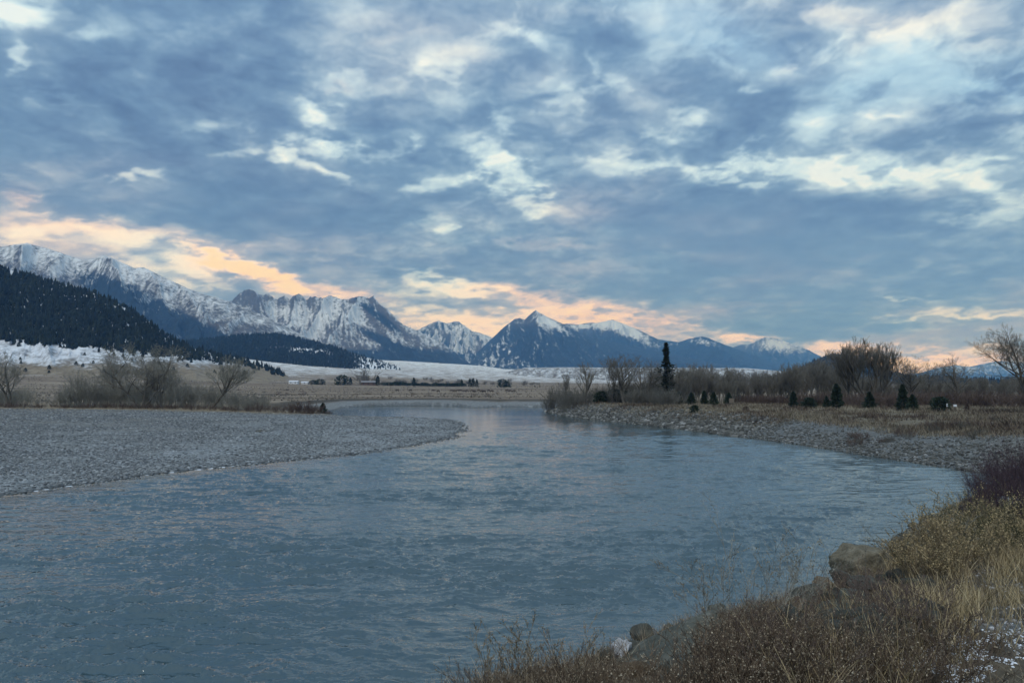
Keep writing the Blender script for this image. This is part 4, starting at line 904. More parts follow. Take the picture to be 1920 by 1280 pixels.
# ------------------------------------------------------------------ woods on the hills, too many to count
def cone_tree(seed):
    r = np.random.default_rng(seed); V, Fc = [], []; n = 6
    for k, (z0, z1, w) in enumerate([(.02, .55, .30), (.28, .80, .22), (.55, 1.0, .14)]):
        a = np.arange(n) * 2 * np.pi / n + r.random() * 2; rr = w * r.uniform(.65, 1.25, n)
        b = len(V); V += [(math.cos(q) * s, math.sin(q) * s, z0 + r.uniform(-.04, .06)) for q, s in zip(a, rr)] + [(r.uniform(-.02, .02), r.uniform(-.02, .02), z1)]
        Fc += [(b + i, b + (i + 1) % n, b + n) for i in range(n)]
    return np.array(V), np.array(Fc)
def ball_tree(seed):
    v, f = ico(1); r = np.random.default_rng(seed); v = v * r.uniform(.7, 1.25, (len(v), 1)) * (.34, .34, .42) + (0, 0, .42); return v, f
def on_hill(M, n, dens, seed):
    """random spots on a hillside, spread evenly over its face"""
    r = np.random.default_rng(seed); nt = int((M['t'] <= 1.001).sum()); out = []
    PX = np.broadcast_to(M['px'], M['x'].shape)
    PYr = M['PY']; lo, hi = PYr[:nt].min(), PYr[:nt].max()
    i = r.random(n * 6) * (nt - 2); j = r.random(n * 6) * (len(M['px']) - 2)
    i0 = i.astype(int); j0 = j.astype(int); fi = i - i0; fj = j - j0
    def S(A): return (A[i0, j0] * (1 - fj) + A[i0, j0 + 1] * fj) * (1 - fi) + (A[i0 + 1, j0] * (1 - fj) + A[i0 + 1, j0 + 1] * fj) * fi
    vis = np.abs(A_ := (PYr[i0 + 1, j0] - PYr[i0, j0])) ; vis = vis / (vis.mean() + 1e-6)
    p = dens(S(PX), S(PYr)) * np.clip(vis, .25, 1.5) / 1.5
    m = r.random(n * 6) < p
    idx = np.nonzero(m)[0][:n]
    return np.stack([S(M['x'])[idx], S(M['y'])[idx], S(M['z'])[idx]], -1), S(PX)[idx], S(PYr)[idx]
g = new_mat('hillside conifers'); _t = attr(g, 'tone')
g.put(g.bsdf.inputs['Base Color'], g.ramp(_t, [(0, (.006, .011, .011)), (.5, (.013, .021, .019)), (1, (.026, .036, .027))])); M_FOREST = g.mat
def wood(name, M, n, dens, hlo, hhi, seed, label, bases):
    P, px, py = on_hill(M, n, dens, seed); r = np.random.default_rng(seed + 1); P[:, 2] -= .6
    h = r.uniform(hlo, hhi, len(P)); scatter_mesh(name, bases, P, h, r.uniform(0, 6.28, len(P)), M_FOREST, 'stuff', label, flat=1.0)
CT = [cone_tree(k) for k in range(5)] + [ball_tree(3)]
def hill_density(X, Y):
    low = np.interp(X, [-420, 0, 100, 200, 240, 300, 360, 430, 520], [628, 640, 648, 655, 660, 668, 674, 682, 700])
    edge = sstep(6, -8, Y - low + 9 * fbm(X / 25, Y / 12, 3, seed=81))
    gaps = sstep(-.28, .12, fbm(X / 13, Y / 8, 4, seed=82) + .28 + np.clip((600 - Y) / 160, -.15, .35) + np.clip((60 - X) / 150, 0, .3))
    return edge * (.55 + .45 * gaps)
wood('forest', HILL, 15000, hill_density, 6, 11, 5, 'dense dark conifer forest covering the near snowy hill', CT)
wood('forest', RIDGE, 6500, lambda X, Y: np.clip(1 - sstep(640, 700, X) * .78 - .9 * blob(X, Y, 578, 657, 44, 4, -5), 0.02, 1) * sstep(700, 682, Y + 0 * X), 9, 14, 6, 'dark blue forest covering the low ridge in the middle distance', CT)
wood('forest', RHILL, 2200, lambda X, Y: .9 + 0 * X, 8, 13, 7, 'dark forest on the hill behind the right bank cottonwoods', CT)
# single trees standing out on the snow below the forest
P, px_, py_ = on_hill(HILL, 130, lambda X, Y: (Y > 644) * (Y < 700) * (X > -20) * (.25 + .75 * (fbm(X / 30, Y / 14, 3, seed=84) > .0)), 9)
HJ = [needle_mesh('hill juniper %d' % k, 110 + k, 5, 4.4, 260, M_GREEN, .8, 'cone') for k in range(3)]
for k in range(len(P)):
    put_one('juniper', HJ[k % 3], (P[k][0], P[k][1], P[k][2] - .4), random.uniform(0, 6), random.uniform(.5, 1.15), 'small dark juniper dotted on the snowy slope below the forest', 'tree', 'junipers scattered on the snowy slope', widen=1.1)
# ------------------------------------------------------------------ stones of the bar and the far bank
SB = [rock_shape(200 + k, 1, 9, .5, .08) for k in range(8)]
SB2 = [rock_shape(220 + k, 2, 10, .25, .08) for k in range(8)]
M_COBBLE = stones_material('river cobbles', [(0, (.055, .063, .07)), (.45, (.155, .17, .18)), (.85, (.23, .25, .26)), (1, (.42, .44, .45))])
M_RIPRAP = stones_material('broken bank rock', [(0, (.035, .036, .034)), (.45, (.09, .092, .083)), (.85, (.15, .15, .138)), (1, (.30, .30, .29))])
def cobbles():
    r = np.random.default_rng(301); X, Y, Sz = [], [], []
    n = 130000
    d = np.exp(r.uniform(np.log(36), np.log(168), n)); px = r.uniform(-60, 960, n); y = d; x = TX(px) * y
    D, ins = river_dist(x, y); m = (D[3] < np.minimum(D[0], D[1])) & (~ins | (D[3] < .8)) & (y < 165); x, y = x[m], y[m]; db = D[3][m]
    ice = (db < .4) & (x < -18) & (y < 60) & (fbm(x / 1.6, y / 1.6, 3, seed=47) > .03); x, y, db = x[~ice], y[~ice], db[~ice]
    keep = r.random(len(x)) < np.clip(.45 + 1.2 * fbm(x / 9, y / 9, 3, seed=302), .12, 1); x, y, db = x[keep], y[keep], db[keep]
    x, y, db = x[:46000], y[:46000], db[:46000]
    s = (.04 + .07 * r.random(len(x)) ** 2.5) * (1 + y / 110)
    # darker wet stones step into the water's edge
    s = np.where(db < 1.2, s * 1.25, s)
    z = height(x, y); P = np.stack([x, y, np.maximum(z, -.05) + s * .1], -1)
    scatter_mesh('gravel', SB, P, s, r.uniform(0, 6.28, len(x)), M_COBBLE, 'stuff', 'grey river cobbles covering the gravel bar', flat=.55, smooth=True)
cobbles()
def riprap():
    r = np.random.default_rng(303); n = 100000
    px = r.uniform(1010, 2050, n); y = r.uniform(46, 200, n); x = TX(px) * y
    D, ins = river_dist(x, y); dr = D[1]; farr = np.clip((y - 75) / 45, 0, 1)
    wid = 8.5 + 0 * y
    m = (~ins | (dr < .6)) & (D[1] < D[0] + 3) & (dr < wid + 1.0 * r.normal(size=n)); x, y, dr, farr = x[m], y[m], dr[m], farr[m]
    k = r.random(len(x)) < np.where(dr < 5.5, .9, .45); x, y, dr, farr = x[k][:24000], y[k][:24000], dr[k][:24000], farr[k][:24000]
    s = np.where(farr > .4, .16 + .30 * r.random(len(x)) ** 2, .07 + .12 * r.random(len(x)) ** 2) * (1.1 - .04 * dr)
    z = height(x, y); P = np.stack([x, y, np.maximum(z, -.1) + s * .12], -1)
    scatter_mesh('riprap', SB2, P, s, r.uniform(0, 6.28, len(x)), M_RIPRAP, 'stuff', 'broken pale rock and cobble armouring the far right bank', flat=.75)
riprap()
# dry weeds over the upper right bank and the meadow
def weeds():
    r = np.random.default_rng(305); n = 110000
    px = r.uniform(1040, 2000, n); y = np.exp(r.uniform(np.log(52), np.log(190), n)); x = TX(px) * y
    D, ins = river_dist(x, y); dr = D[1]
    m = (~ins) & (dr > np.where(y > 95, 2.2, 7.5) + 3.5 * r.random(n)) & (dr < 60) & (D[1] < D[0]); x, y, dr = x[m], y[m], dr[m]
    pt = fbm(x / 6, y / 6, 4, seed=306)
    k = r.random(len(x)) < np.clip(.35 + 1.6 * pt + .9 * (dr < 13), .05, 1); x, y, dr, pt = x[k][:40000], y[k][:40000], dr[k][:40000], pt[k][:40000]
    z = height(x, y); nb = 3
    P = np.repeat(np.stack([x, y, z - .03], -1), nb, 0) + r.normal(size=(len(x) * nb, 3)) * (.14, .14, .0)
    L = r.uniform(.15, .50, len(P)) * (1 + .8 * np.repeat(sstep(0, .3, pt), nb)); wd = np.repeat(.028 + y * .00038, nb)
    V, Fc = blades(P, L, wd, r.uniform(.1, .7, len(P)), 307, k=2)
    tone = np.repeat(np.clip(.5 + .9 * fbm(P[:, 0] / 9, P[:, 1] / 9, 3, seed=308) + r.normal(size=len(P)) * .18, 0, 1), 6)
    tag(np_obj('weeds', V, Fc, blades_material('dry bank weeds', [(0, (.055, .040, .032)), (.35, (.125, .094, .070)), (.6, (.18, .15, .105)), (1, (.30, .265, .195))]), None, {'tone': tone}, smooth=False), 'dry brown weeds and grass over the upper right bank', None, None, 'stuff')
weeds()
# darker low brush on the mound above the gravel beach
for k in range(26):
    px = random.uniform(1590, 1760) if k < 14 else random.uniform(1760, 2000); Y = random.uniform(70, 80) if k < 14 else random.uniform(64, 78)
    put_one('shrub', RED[k % 3] if k % 2 else WIL_R[1], ground_at_px(px, Y), random.uniform(0, 6), random.uniform(.28, .5) * (1 if k % 2 else .6), 'dark tangled brush on the mound above the far gravel beach', 'shrub', 'tangled brush on the mound above the beach')
# ------------------------------------------------------------------ the near bank
def near_at(px, py):
    tx, tz = ray(px, py); y = np.arange(2.0, 48, .05); z = height(tx * y, y); d = z - (EYE + tz * y)
    i = np.nonzero(d > 0)[0]; i = i[0] if len(i) else len(y) - 1
    return Vector((tx * y[i], y[i], float(z[i])))
M_TAN = rock_material('tan sandstone', (.09, .08, .055), (.20, .175, .125), (.31, .28, .21), 3.5, 1.0)
M_GREY = rock_material('grey green stone', (.045, .05, .043), (.11, .115, .097), (.20, .20, .17), 3.5, 1.0)
M_DARKR = rock_material('dark lichened stone', (.035, .035, .03), (.085, .085, .07), (.17, .165, .13))
M_RUST = rock_material('rusty stone', (.06, .045, .03), (.13, .095, .06), (.20, .16, .11))
M_WHITE = rock_material('white speckled stone', (.16, .16, .16), (.42, .43, .44), (.70, .72, .74), 7)
def block_shape(seed, sub=4, p=9.0, chips=7, rough=.05):
    v, f = ico(sub); r = np.random.default_rng(seed); rad = 1 / (np.abs(v) ** p).sum(1) ** (1 / p)
    N = rnd_unit(r, chips); D = r.uniform(.82, 1.05, chips); dn = v @ N.T; rad = np.minimum(rad, np.min(np.where(dn > .05, D / np.maximum(dn, .05), 9), axis=1))
    rad = rad * (1 + rough * fbm(v[:, 0] * 2.2 + seed, v[:, 1] * 2.2 + v[:, 2] * 2.9, 5, .6) * 3)
    return v * rad[:, None], f
def rock(px, py, wpx, hpx, seed, mat, label, depth=1.0, rz=0.0, tilt=(0, 0), sink=.25, round_=.3, planes=11, rough=.05, group=None, cat='rock', back=0.0):
    p = near_at(px, py); Y = p.y + back; p = Vector((p.x * Y / p.y, Y, gz(p.x * Y / p.y, Y) if back else p.z))
    w = wpx / F * Y / 2; h = hpx / F * Y
    v, f = block_shape(seed, 5, 9.0, 10, rough) if cat == 'boulder' else rock_shape(seed, 4, planes + 3, round_ * .35, rough)
    v = v / np.abs(v).max(0); v = v * (w, w * depth, h * .55)
    me = np_mesh('rock %d' % seed, v, f); me.materials.append(mat)
    o = link(bpy.data.objects.new('rock' if cat == 'rock' else cat, me)); o.location = p + Vector((0, w * depth * .5, h * (.55 - sink)))
    o.rotation_euler = (tilt[0], tilt[1], rz); return tag(o, label, 'rock', group)
rock(1622, 1083, 84, 70, 401, M_TAN, 'big squarish tan boulder standing over the water', 1.0, .25, (.05, -.05), .30, .22, 9, .045, cat='boulder')
rock(1258, 1228, 215, 28, 402, M_GREY, 'long flat grey green slab tilting down towards the left', .30, .30, (.12, -.36), -.15, .12, 8, .02, cat='boulder')
rock(1240, 1252, 190, 20, 422, M_GREY, 'second thin grey slab lying under the long flat one', .32, .28, (.1, -.33), .0, .12, 8, .03, cat='boulder')
rock(1168, 1240, 44, 44, 403, M_WHITE, 'pale white speckled rock leaning against the lower end of the long slab', .8, .4, (0, -.5), .2, .3, 12, .12)
rock(1125, 1228, 72, 40, 404, M_RUST, 'rusty brown rock at the water left of the white speckled one', .8, .1, (0, .1), .2, .3, 10, .06)
rock(1208, 1208, 44, 38, 405, M_DARKR, 'round dark olive rock behind the upper edge of the long slab', .9, .2, (0, 0), .15, .6, 12, .04)
rock(1052, 1212, 60, 18, 406, M_DARKR, 'low dark rock awash at the water edge behind the weeds', .8, 0, (0, 0), .3, .5, 10, .04)
rock(1905, 958, 60, 30, 407, M_WHITE, 'pale grey boulder showing behind the golden brush at the right edge', .8, .2, (0, 0), .1, .4, 10, .05)
rock(1640, 1112, 90, 34, 408, M_DARKR, 'dark lichened rock lying directly under the tan boulder', .9, .5, (0, .1), .3, .2, 10, .05)
rock(1585, 1098, 56, 34, 409, M_DARKR, 'blocky dark rock left of the tan boulder at the water', .8, 1.1, (0, 0), .2, .2, 9, .05)
rock(1548, 1106, 44, 26, 410, M_RUST, 'small brown rock on the outer lip of the rock pile', .9, .3, (0, 0), .2, .25, 9, .06)
rock(1604, 1142, 66, 40, 411, M_GREY, 'grey rock with a pale upper edge in the middle of the rock pile', .8, .2, (.1, .1), .2, .2, 9, .04)
rock(1520, 1130, 60, 36, 412, M_DARKR, 'dark rock with brown weeds around it on the pile slope', .9, .8, (0, .2), .2, .25, 10, .05)
rock(1690, 1046, 38, 24, 413, M_DARKR, 'small dark rock to the right of the tan boulder', .9, .8, (0, 0), .2, .3, 10, .05)
rock(1455, 1262, 90, 34, 414, M_GREY, 'flat grey slab lying half hidden in the weeds at the bottom', .7, .2, (.1, 0), .15, .2, 8, .03)
rock(1520, 1250, 70, 40, 415, M_DARKR, 'dark block behind the flat slab at the bottom of the bank', .8, .9, (0, .2), .2, .2, 9, .04)
rock(1400, 1128, 46, 20, 416, M_GREY, 'grey stone breaking the edge of the bank above the long slab', .8, .3, (0, .1), .2, .3, 9, .05)
rock(1345, 1160, 60, 26, 417, M_GREY, 'long grey rock continuing the upper end of the slab', .6, .4, (0, -.25), .2, .2, 9, .04)
rock(1290, 1262, 46, 26, 418, M_DARKR, 'dark stone wedged under the middle of the long slab', .8, .3, (0, 0), .2, .3, 9, .05)
rock(1665, 1160, 60, 30, 419, M_DARKR, 'flat dark stone on the right side of the rock pile', .8, .3, (0, 0), .2, .2, 9, .05)
rock(1720, 1150, 50, 24, 420, M_GREY, 'small grey stone where the rock pile meets the grass', .8, .3, (0, 0), .2, .2, 9, .05)
r_ = np.random.default_rng(421); PR = []
for k in range(8):
    v, f = rock_shape(430 + k, 3, 11, .04, .05); me = np_mesh('pile rock %d' % k, v, f, smooth=True); me.materials.append([M_DARKR, M_GREY, M_DARKR, M_RUST][k % 4]); PR.append(me)
for k in range(130):
    if k < 95: px, py = random.uniform(1480, 1760), random.uniform(1085, 1215)
    else: px, py = random.uniform(1110, 1500), random.uniform(1165, 1275)
    if py < np.interp(px, [1110, 1340, 1500, 1620, 1700, 1760], [1250, 1180, 1135, 1075, 1040, 1010]): continue
    p = near_at(px, py); s = random.uniform(.09, .24)
    put_one('rock', PR[k % 8], (p.x, p.y, p.z + s * .1), 0, (s * random.uniform(.8, 1.4), s * random.uniform(.8, 1.3), s * random.uniform(.5, .8)),
            'small broken rock half buried among the weeds of the near bank', 'rock', 'broken rocks on the near bank', rot=(random.uniform(-.3, .3), random.uniform(-.3, .3), random.uniform(0, 6)))
# stones at the foot of the near bank
def foot_stones():
    n = 9000; x = r_.uniform(-6, 33, n); y = r_.uniform(9, 50, n); D, ins = river_dist(x, y)
    m = (D[0] < np.where(ins, .5, 2.6)) & (D[0] < D[1] + 6); x, y = x[m][:2600], y[m][:2600]
    s = .08 + .22 * r_.random(len(x)) ** 2; z = height(x, y)
    scatter_mesh('bank_rubble', SB2, np.stack([x, y, np.maximum(z, -.08) + s * .1], -1), s, r_.uniform(0, 6.28, len(x)), M_RIP2, 'stuff', 'dark rubble along the waterline of the near bank', flat=.75)
M_RIP2 = stones_material('dark bank rubble', [(0, (.03, .03, .026)), (.5, (.08, .078, .06)), (1, (.20, .19, .16))])
foot_stones()
def pebbles():
    n = 26000; x = r_.uniform(1.6, 7, n); y = r_.uniform(2.6, 10, n); g_ = sstep(-.2, .25, fbm(x / 1.3, y / 1.3, 4, seed=42) + .4 * (x - 3.6 - .25 * (y - 4)))
    m = (r_.random(n) < g_); x, y = x[m][:9000], y[m][:9000]; s = .008 + .020 * r_.random(len(x)) ** 2; z = height(x, y)
    scatter_mesh('pebbles', SB, np.stack([x, y, z + s * .2], -1), s, r_.uniform(0, 6.28, len(x)), M_PEB, 'stuff', 'grey and brown pebbles of the path in the lower right corner', flat=.7)
M_PEB = stones_material('path pebbles', [(0, (.06, .055, .05)), (.5, (.16, .15, .135)), (.85, (.30, .29, .28)), (1, (.60, .62, .65))])
pebbles()
# snow crumbs lying between the pebbles
def crumbs():
    n = 22000; x = 3.3 + .9 * r_.normal(size=n); y = 4.6 + .9 * r_.normal(size=n); m = (y > 2.6) & (x > 1.8) & (fbm(x / .35, y / .35, 4, seed=451) > -.02); x, y = x[m][:7000], y[m][:7000]
    s = .005 + .008 * r_.random(len(x)); z = height(x, y)
    g = new_mat('snow'); g.put(g.bsdf.inputs['Base Color'], (.76, .80, .85, 1))
    scatter_mesh('snow', SB, np.stack([x, y, z + s * .1], -1), s, r_.uniform(0, 6.28, len(x)), g.mat, 'stuff', 'thin crumbs of snow between the path pebbles', flat=.45, smooth=True)
crumbs()

# grass ------------------------------------------------------------
def screen(x, y, z): return 960 + x / y / CP * F, HOR - (z - EYE) / y * F
def near_grass(name, n, zone, Lr, w, stops, label, seed, k=3, curl=.7, clump=.05, lean=.4):
    r = np.random.default_rng(seed); m_ = n // 12
    x = r.uniform(-7, 34, m_ * 9); y = 2.4 + (44 - 2.4) * r.random(m_ * 9) ** 1.6; D, ins = river_dist(x, y)
    z = height(x, y, D, ins); px, py = screen(x, y, z)
    ok = (~ins) & (D[0] > .4) & (x > -8) & (px > 820) & (px < 3400) & (py < 1500) & (r.random(len(x)) < zone(px, py, x, y)); x, y, z = x[ok][:m_], y[ok][:m_], z[ok][:m_]
    c = len(x); P = np.repeat(np.stack([x, y, z - .02], -1), 12, 0) + r.normal(size=(c * 12, 3)) * (clump, clump, 0)
    L = r.uniform(*Lr, len(P)) * np.repeat(r.uniform(.6, 1.15, c), 12); wd = w * (1 + P[:, 1] * .07) * r.uniform(.7, 1.3, len(P))
    V, Fc = blades(P, L, wd, r.uniform(.05, lean, len(P)), seed, k, curl)
    tone = np.repeat(np.clip(np.repeat(r.random(c) * .5, 12) + r.random(len(P)) * .5, 0, 1), 2 * (k + 1))
    tag(np_obj(name, V, Fc, blades_material(name, stops), None, {'tone': tone}, smooth=False), label, None, None, 'stuff')
GOLD = [(0, (.07, .048, .024)), (.5, (.32, .245, .13)), (1, (.56, .46, .28))]
PALE = [(0, (.05, .042, .03)), (.5, (.20, .175, .12)), (1, (.36, .33, .25))]
BROWN = [(0, (.04, .028, .019)), (.5, (.16, .12, .08)), (1, (.42, .35, .24))]
near_grass('golden_grass', 90000, lambda px, py, x, y: np.clip(blob(px, py, 1600, 1250, 130, 70, 20) * 1.4 + 1.4 * blob(px, py, 1770, 1120, 110, 85, 30) + blob(px, py, 1880, 1060, 90, 60) + .6 * (px > 1930) * sstep(1000, 940, py) + .9 * blob(px, py, 1870, 975, 70, 24), 0, 1), (.14, .42), .0046, GOLD, 'tall golden dry grass on the right of the near bank', 461)
near_grass('pale_grass', 90000, lambda px, py, x, y: (.55 * sstep(1350, 1600, px) + .14) * (1 - .8 * blob(px, py, 1595, 1130, 125, 58)), (.06, .20), .0035, PALE, 'short pale dry grass over the near bank', 463, k=2)
near_grass('brown_weeds', 60000, lambda px, py, x, y: np.clip(1 - sstep(1560, 1720, px) * .8, .1, 1) * np.clip(1 - 1.1 * blob(px, py, 1240, 1245, 125, 34, 12) - 1.05 * blob(px, py, 1595, 1130, 130, 60), 0, 1), (.08, .30), .0040, BROWN, 'brown withered weeds over the rocks of the near bank', 465, k=2, lean=.9, clump=.09)

# weeds with many fine stems and seed heads ------------------------
def weed_arrays(seed, h, w, stems, tw, kids=4, depth=3, heads=.5, hs=.006):
    r = np.random.default_rng(seed); n = stems
    me = shrub_mesh('tmp', seed, h, w, stems, M_TWIG_R, tw, kids, .7, depth)
    V = np.empty(len(me.vertices) * 3, np.float32); me.vertices.foreach_get('co', V); V = V.reshape(-1, 3).astype(float)
    Fc = np.empty(len(me.loops), np.int32); me.loops.foreach_get('vertex_index', Fc); Fc = Fc.reshape(-1, 4); bpy.data.meshes.remove(me)
    top = V[3::6]; top = top[top[:, 2] > h * .35]; top = top[r.random(len(top)) < heads]
    q = len(top); s = hs * r.uniform(.6, 1.5, (q, 1)); a, b = rnd_unit(r, q), rnd_unit(r, q)
    hv = np.stack([top - a * s, top + b * s, top + a * s, top - b * s], 1).reshape(-1, 3)
    hf = np.arange(q * 4).reshape(q, 4) + len(V)
    return V, Fc, hv, hf - len(V)
def weed_stuff(name, protos, spots, mat, hmat, label, seed):
    r = np.random.default_rng(seed); Vs, Fs, T, off = [], [], [], 0
    for (x, y, z, s) in spots:
        V, Fc, hv, hf = protos[r.integers(len(protos))]; a = r.uniform(0, 6.28); c, sn = math.cos(a), math.sin(a); tn = r.random() * .6
        for vv, ff, t in ((V, Fc, tn * .55), (hv, hf, .5 + tn * .6)):
            v = vv * s; v = np.stack([v[:, 0] * c - v[:, 1] * sn + x, v[:, 0] * sn + v[:, 1] * c + y, v[:, 2] + z], -1)
            Vs.append(v); Fs.append(ff + off); off += len(v); T.append(np.full(len(v), t))
    tag(np_obj(name, np.concatenate(Vs), np.concatenate(Fs), mat, None, {'tone': np.concatenate(T)}, smooth=False), label, None, None, 'stuff')
WP = [weed_arrays(500 + k, .42, .5, 10, .0017, 4, 3, .40, .0044) for k in range(5)]
M_WEED = blades_material('skeleton weeds', [(0, (.05, .035, .025)), (.3, (.14, .10, .068)), (.6, (.26, .21, .14)), (1, (.50, .43, .32))])
def weed_spots():
    r = np.random.default_rng(510); out = []
    for k in range(1600):
        px = r.uniform(880, 1800); py = r.uniform(1040, 1330)
        if px > 1560 and r.random() < .55: continue
        if blob(px, py, 1240, 1255, 125, 42, 12) > .35 or blob(px, py, 1595, 1135, 135, 65) > .28: continue
        edge = np.interp(px, [850, 920, 990, 1130, 1270, 1410, 1550, 1620, 1700, 1800], [1325, 1306, 1287, 1258, 1216, 1178, 1112, 1064, 1010, 960])
        if py < edge: continue
        p = near_at(px, min(py, 1410)); out.append((p.x, p.y, p.z - .02, r.uniform(.5, 1.15)))
        if len(out) > 260: break
    return out
weed_stuff('skeleton_weeds', WP, weed_spots(), M_WEED, None, 'tangle of brown seeded weeds covering the near bank', 511)
# larger plants one can point to
def plant(name, px, py, h, w, seed, stems, tw, label, cat, twig, head, heads=.6, hs=.008, kids=5, back=0, group=None, depth=3):
    p = near_at(px, py); p = Vector((p.x * (p.y + back) / p.y, p.y + back, 0)); p.z = gz(p.x, p.y) - .02
    V, Fc, hv, hf = weed_arrays(seed, h, w, stems, tw, kids, depth, heads, hs)
    o = link(bpy.data.objects.new(name, None)); o.location = p; tag(o, label, cat, group)
    for pn, vv, ff, m in (('stems', V, Fc, twig), ('seed_heads', hv, hf, head)):
        np_obj(pn, vv, ff, m, o, smooth=False)
    return o
M_GOLDH = bark_material('golden seed heads', (.26, .195, .095), (.46, .36, .20), 6)
M_GOLDS = bark_material('rabbitbrush stems', (.13, .10, .06), (.24, .19, .12), 6)
M_PALEH = bark_material('pale seed heads', (.16, .14, .10), (.32, .28, .21), 6)
M_OLIVE = bark_material('olive stems', (.055, .060, .035), (.12, .12, .07), 6)
for k, (px, py, h, w, lab) in enumerate([
    (1800, 1060, .85, 1.3, 'rounded golden seeded brush nearest the water on the right of the bank'),
    (1850, 1040, .95, 1.3, 'rounded golden seeded brush with greener stems in the middle of the right bank'),
    (1905, 1035, 1.0, 1.4, 'rounded golden seeded brush cut by the right edge of the picture'),
    (1745, 1085, .70, 1.1, 'low golden brush just above the small stones of the rock pile'),
    (1885, 985, .75, 1.2, 'golden brush whose pale flat top shows in front of the purple thicket')]):
    plant('rabbitbrush', px, py, h, w, 520 + k, 70, .0024, lab, 'shrub', M_OLIVE if k in (1, 2) else M_GOLDS, M_GOLDH, .9, .010, 5, group='golden brush on the near bank')
for k, (px, py, h, w, st, lab) in enumerate([
    (1430, 1170, 1.15, 1.1, 15, 'tall airy grey weed reaching over the water, left of the rock pile'),
    (1375, 1190, .95, 1.0, 12, 'airy grey weed over the upper end of the long slab'),
    (1470, 1150, .85, .9, 10, 'thin grey weed between the tall airy one and the rock pile'),
    (985, 1280, .62, 1.0, 16, 'bushy seeded weed at the lower left tip of the bank'),
    (1045, 1270, .55, .9, 14, 'seeded weed right of the one at the lower left tip of the bank'),
    (925, 1300, .45, .8, 12, 'low seeded weed at the very left end of the bank'),
    (1775, 1050, .85, .7, 9, 'thin grey twigs standing against the water left of the golden brush'),
    (1735, 1060, .70, .6, 7, 'sparse grey twigs right of the tan boulder')]):
    plant('seeded_weed', px, py, h, w, 540 + k, st, .0020, lab, 'weed', M_TWIG_L if k in (0, 1, 2, 6, 7) else M_GOLDS, M_PALEH, .8, .007, 5, group='tall seeded weeds of the near bank')
for k in range(40):
    px, py = (random.uniform(1330, 1760), random.uniform(1190, 1290)) if k < 16 else (random.uniform(1560, 1740), random.uniform(1100, 1190))
    p = near_at(px, py); Vp = WP[k % 5]
    if k < 5:
        WP_ME = globals().setdefault('WP_ME', []); me = np_mesh('rusty weed %d' % k, np.concatenate([Vp[0], Vp[2]]), np.concatenate([Vp[1], Vp[3] + len(Vp[0])]), smooth=False); me.materials.append(M_TWIG_R); WP_ME.append(me)
    put_one('rusty_weed', WP_ME[k % 5], (p.x, p.y, p.z), random.uniform(0, 6), random.uniform(.8, 1.3), 'small rusty brown seeded weed standing among the stones', 'shrub', 'rusty weeds among the stones')  # seeded weeds, reusing the skeleton weed shapes
# dead stalks leaning over the boulder
def stalk(px, py, px2, py2, lab, r0=.006):
    a = near_at(px, py); b = at(px2, py2, a.y + .1); n = 8; r = random.Random(px)
    P = [a.lerp(b, i / n) + Vector((0, 0, -.06 * math.sin(i / n * 3.14))) for i in range(n + 1)]
    S0 = [tuple(q) for q in P[:-1]]; S1 = [tuple(q) for q in P[1:]]; R0 = [r0 * (1 - .7 * i / n) for i in range(n)]; R1 = [r0 * (1 - .7 * (i + 1) / n) for i in range(n)]
    for i in range(3, n + 1):
        for s in (-1, 1):
            c = P[i]; e = c + Vector((s * r.uniform(.03, .12), r.uniform(-.05, .05), r.uniform(.05, .15)))
            S0.append(tuple(c)); S1.append(tuple(e)); R0.append(.0022); R1.append(.0012)
    V, Fc = tubes(S0, S1, R0, R1, 4); V = V - np.array(tuple(a)); o = np_obj('dead_stalk', V, Fc, M_TWIG_D); o.location = a; tag(o, lab, 'stalk')
stalk(1690, 1062, 1618, 985, 'thick dark dead stalk leaning left across the top of the tan boulder', .010)
stalk(1624, 1130, 1622, 995, 'thin upright dead stalk in front of the tan boulder', .005)
stalk(1712, 1040, 1688, 985, 'short dead stalk leaning over the water right of the tan boulder')
# purple thicket in the bend at the right
PUR = [shrub_mesh('purple thicket %d' % k, 560 + k, 2.6, 2.6, 60, M_TWIG_P, .0055, 5, .6) for k in range(3)]
for k, (px, Y, top) in enumerate([(1905, 24, 832), (1880, 26, 848), (1930, 22, 836), (1855, 27, 872), (1835, 29, 892), (1885, 21, 880), (1862, 23, 898), (1920, 19, 880), (1842, 25, 915), (1815, 28, 915), (1960, 22, 820), (1990, 20, 820), (1800, 27, 940), (1826, 23, 938), (1895, 18.5, 915)]):
    x = float(TX(px)) * Y; z = gz(x, Y) - .05; h = EYE + float(TZ(top)) * Y - z
    put_one('purple_shrub', PUR[k % 3], (x, Y, z), random.uniform(0, 6), h / 2.6, 'dark purple bare shrub in the thicket at the bend of the right bank', 'shrub', 'purple shrubs at the bend', widen=max(.7, min(1.2, 1.3 / max(h, .7) * 1.2)))
for k, (px, py) in enumerate([(1868, 968), (1845, 975), (1893, 960)]):
    p = near_at(px, py); n = 26; r = np.random.default_rng(580 + k)
    P = np.array(tuple(p))[None] * 0 + r.normal(size=(n, 3)) * (.07, .07, 0); V, Fc = blades(P, r.uniform(.5, .95, n), np.full(n, .010), r.uniform(.02, .25, n), 581 + k, 4, .35)
    o = np_obj('tall_grass', V, Fc, blades_material('reed gold', [(0, (.26, .20, .11)), (1, (.40, .32, .19))]), None, {'tone': np.repeat(r.random(n), 10)}, smooth=False); o.location = p
    tag(o, 'tall pale grass tuft against the purple thicket', 'grass tuft', 'pale grass tufts in front of the purple thicket')
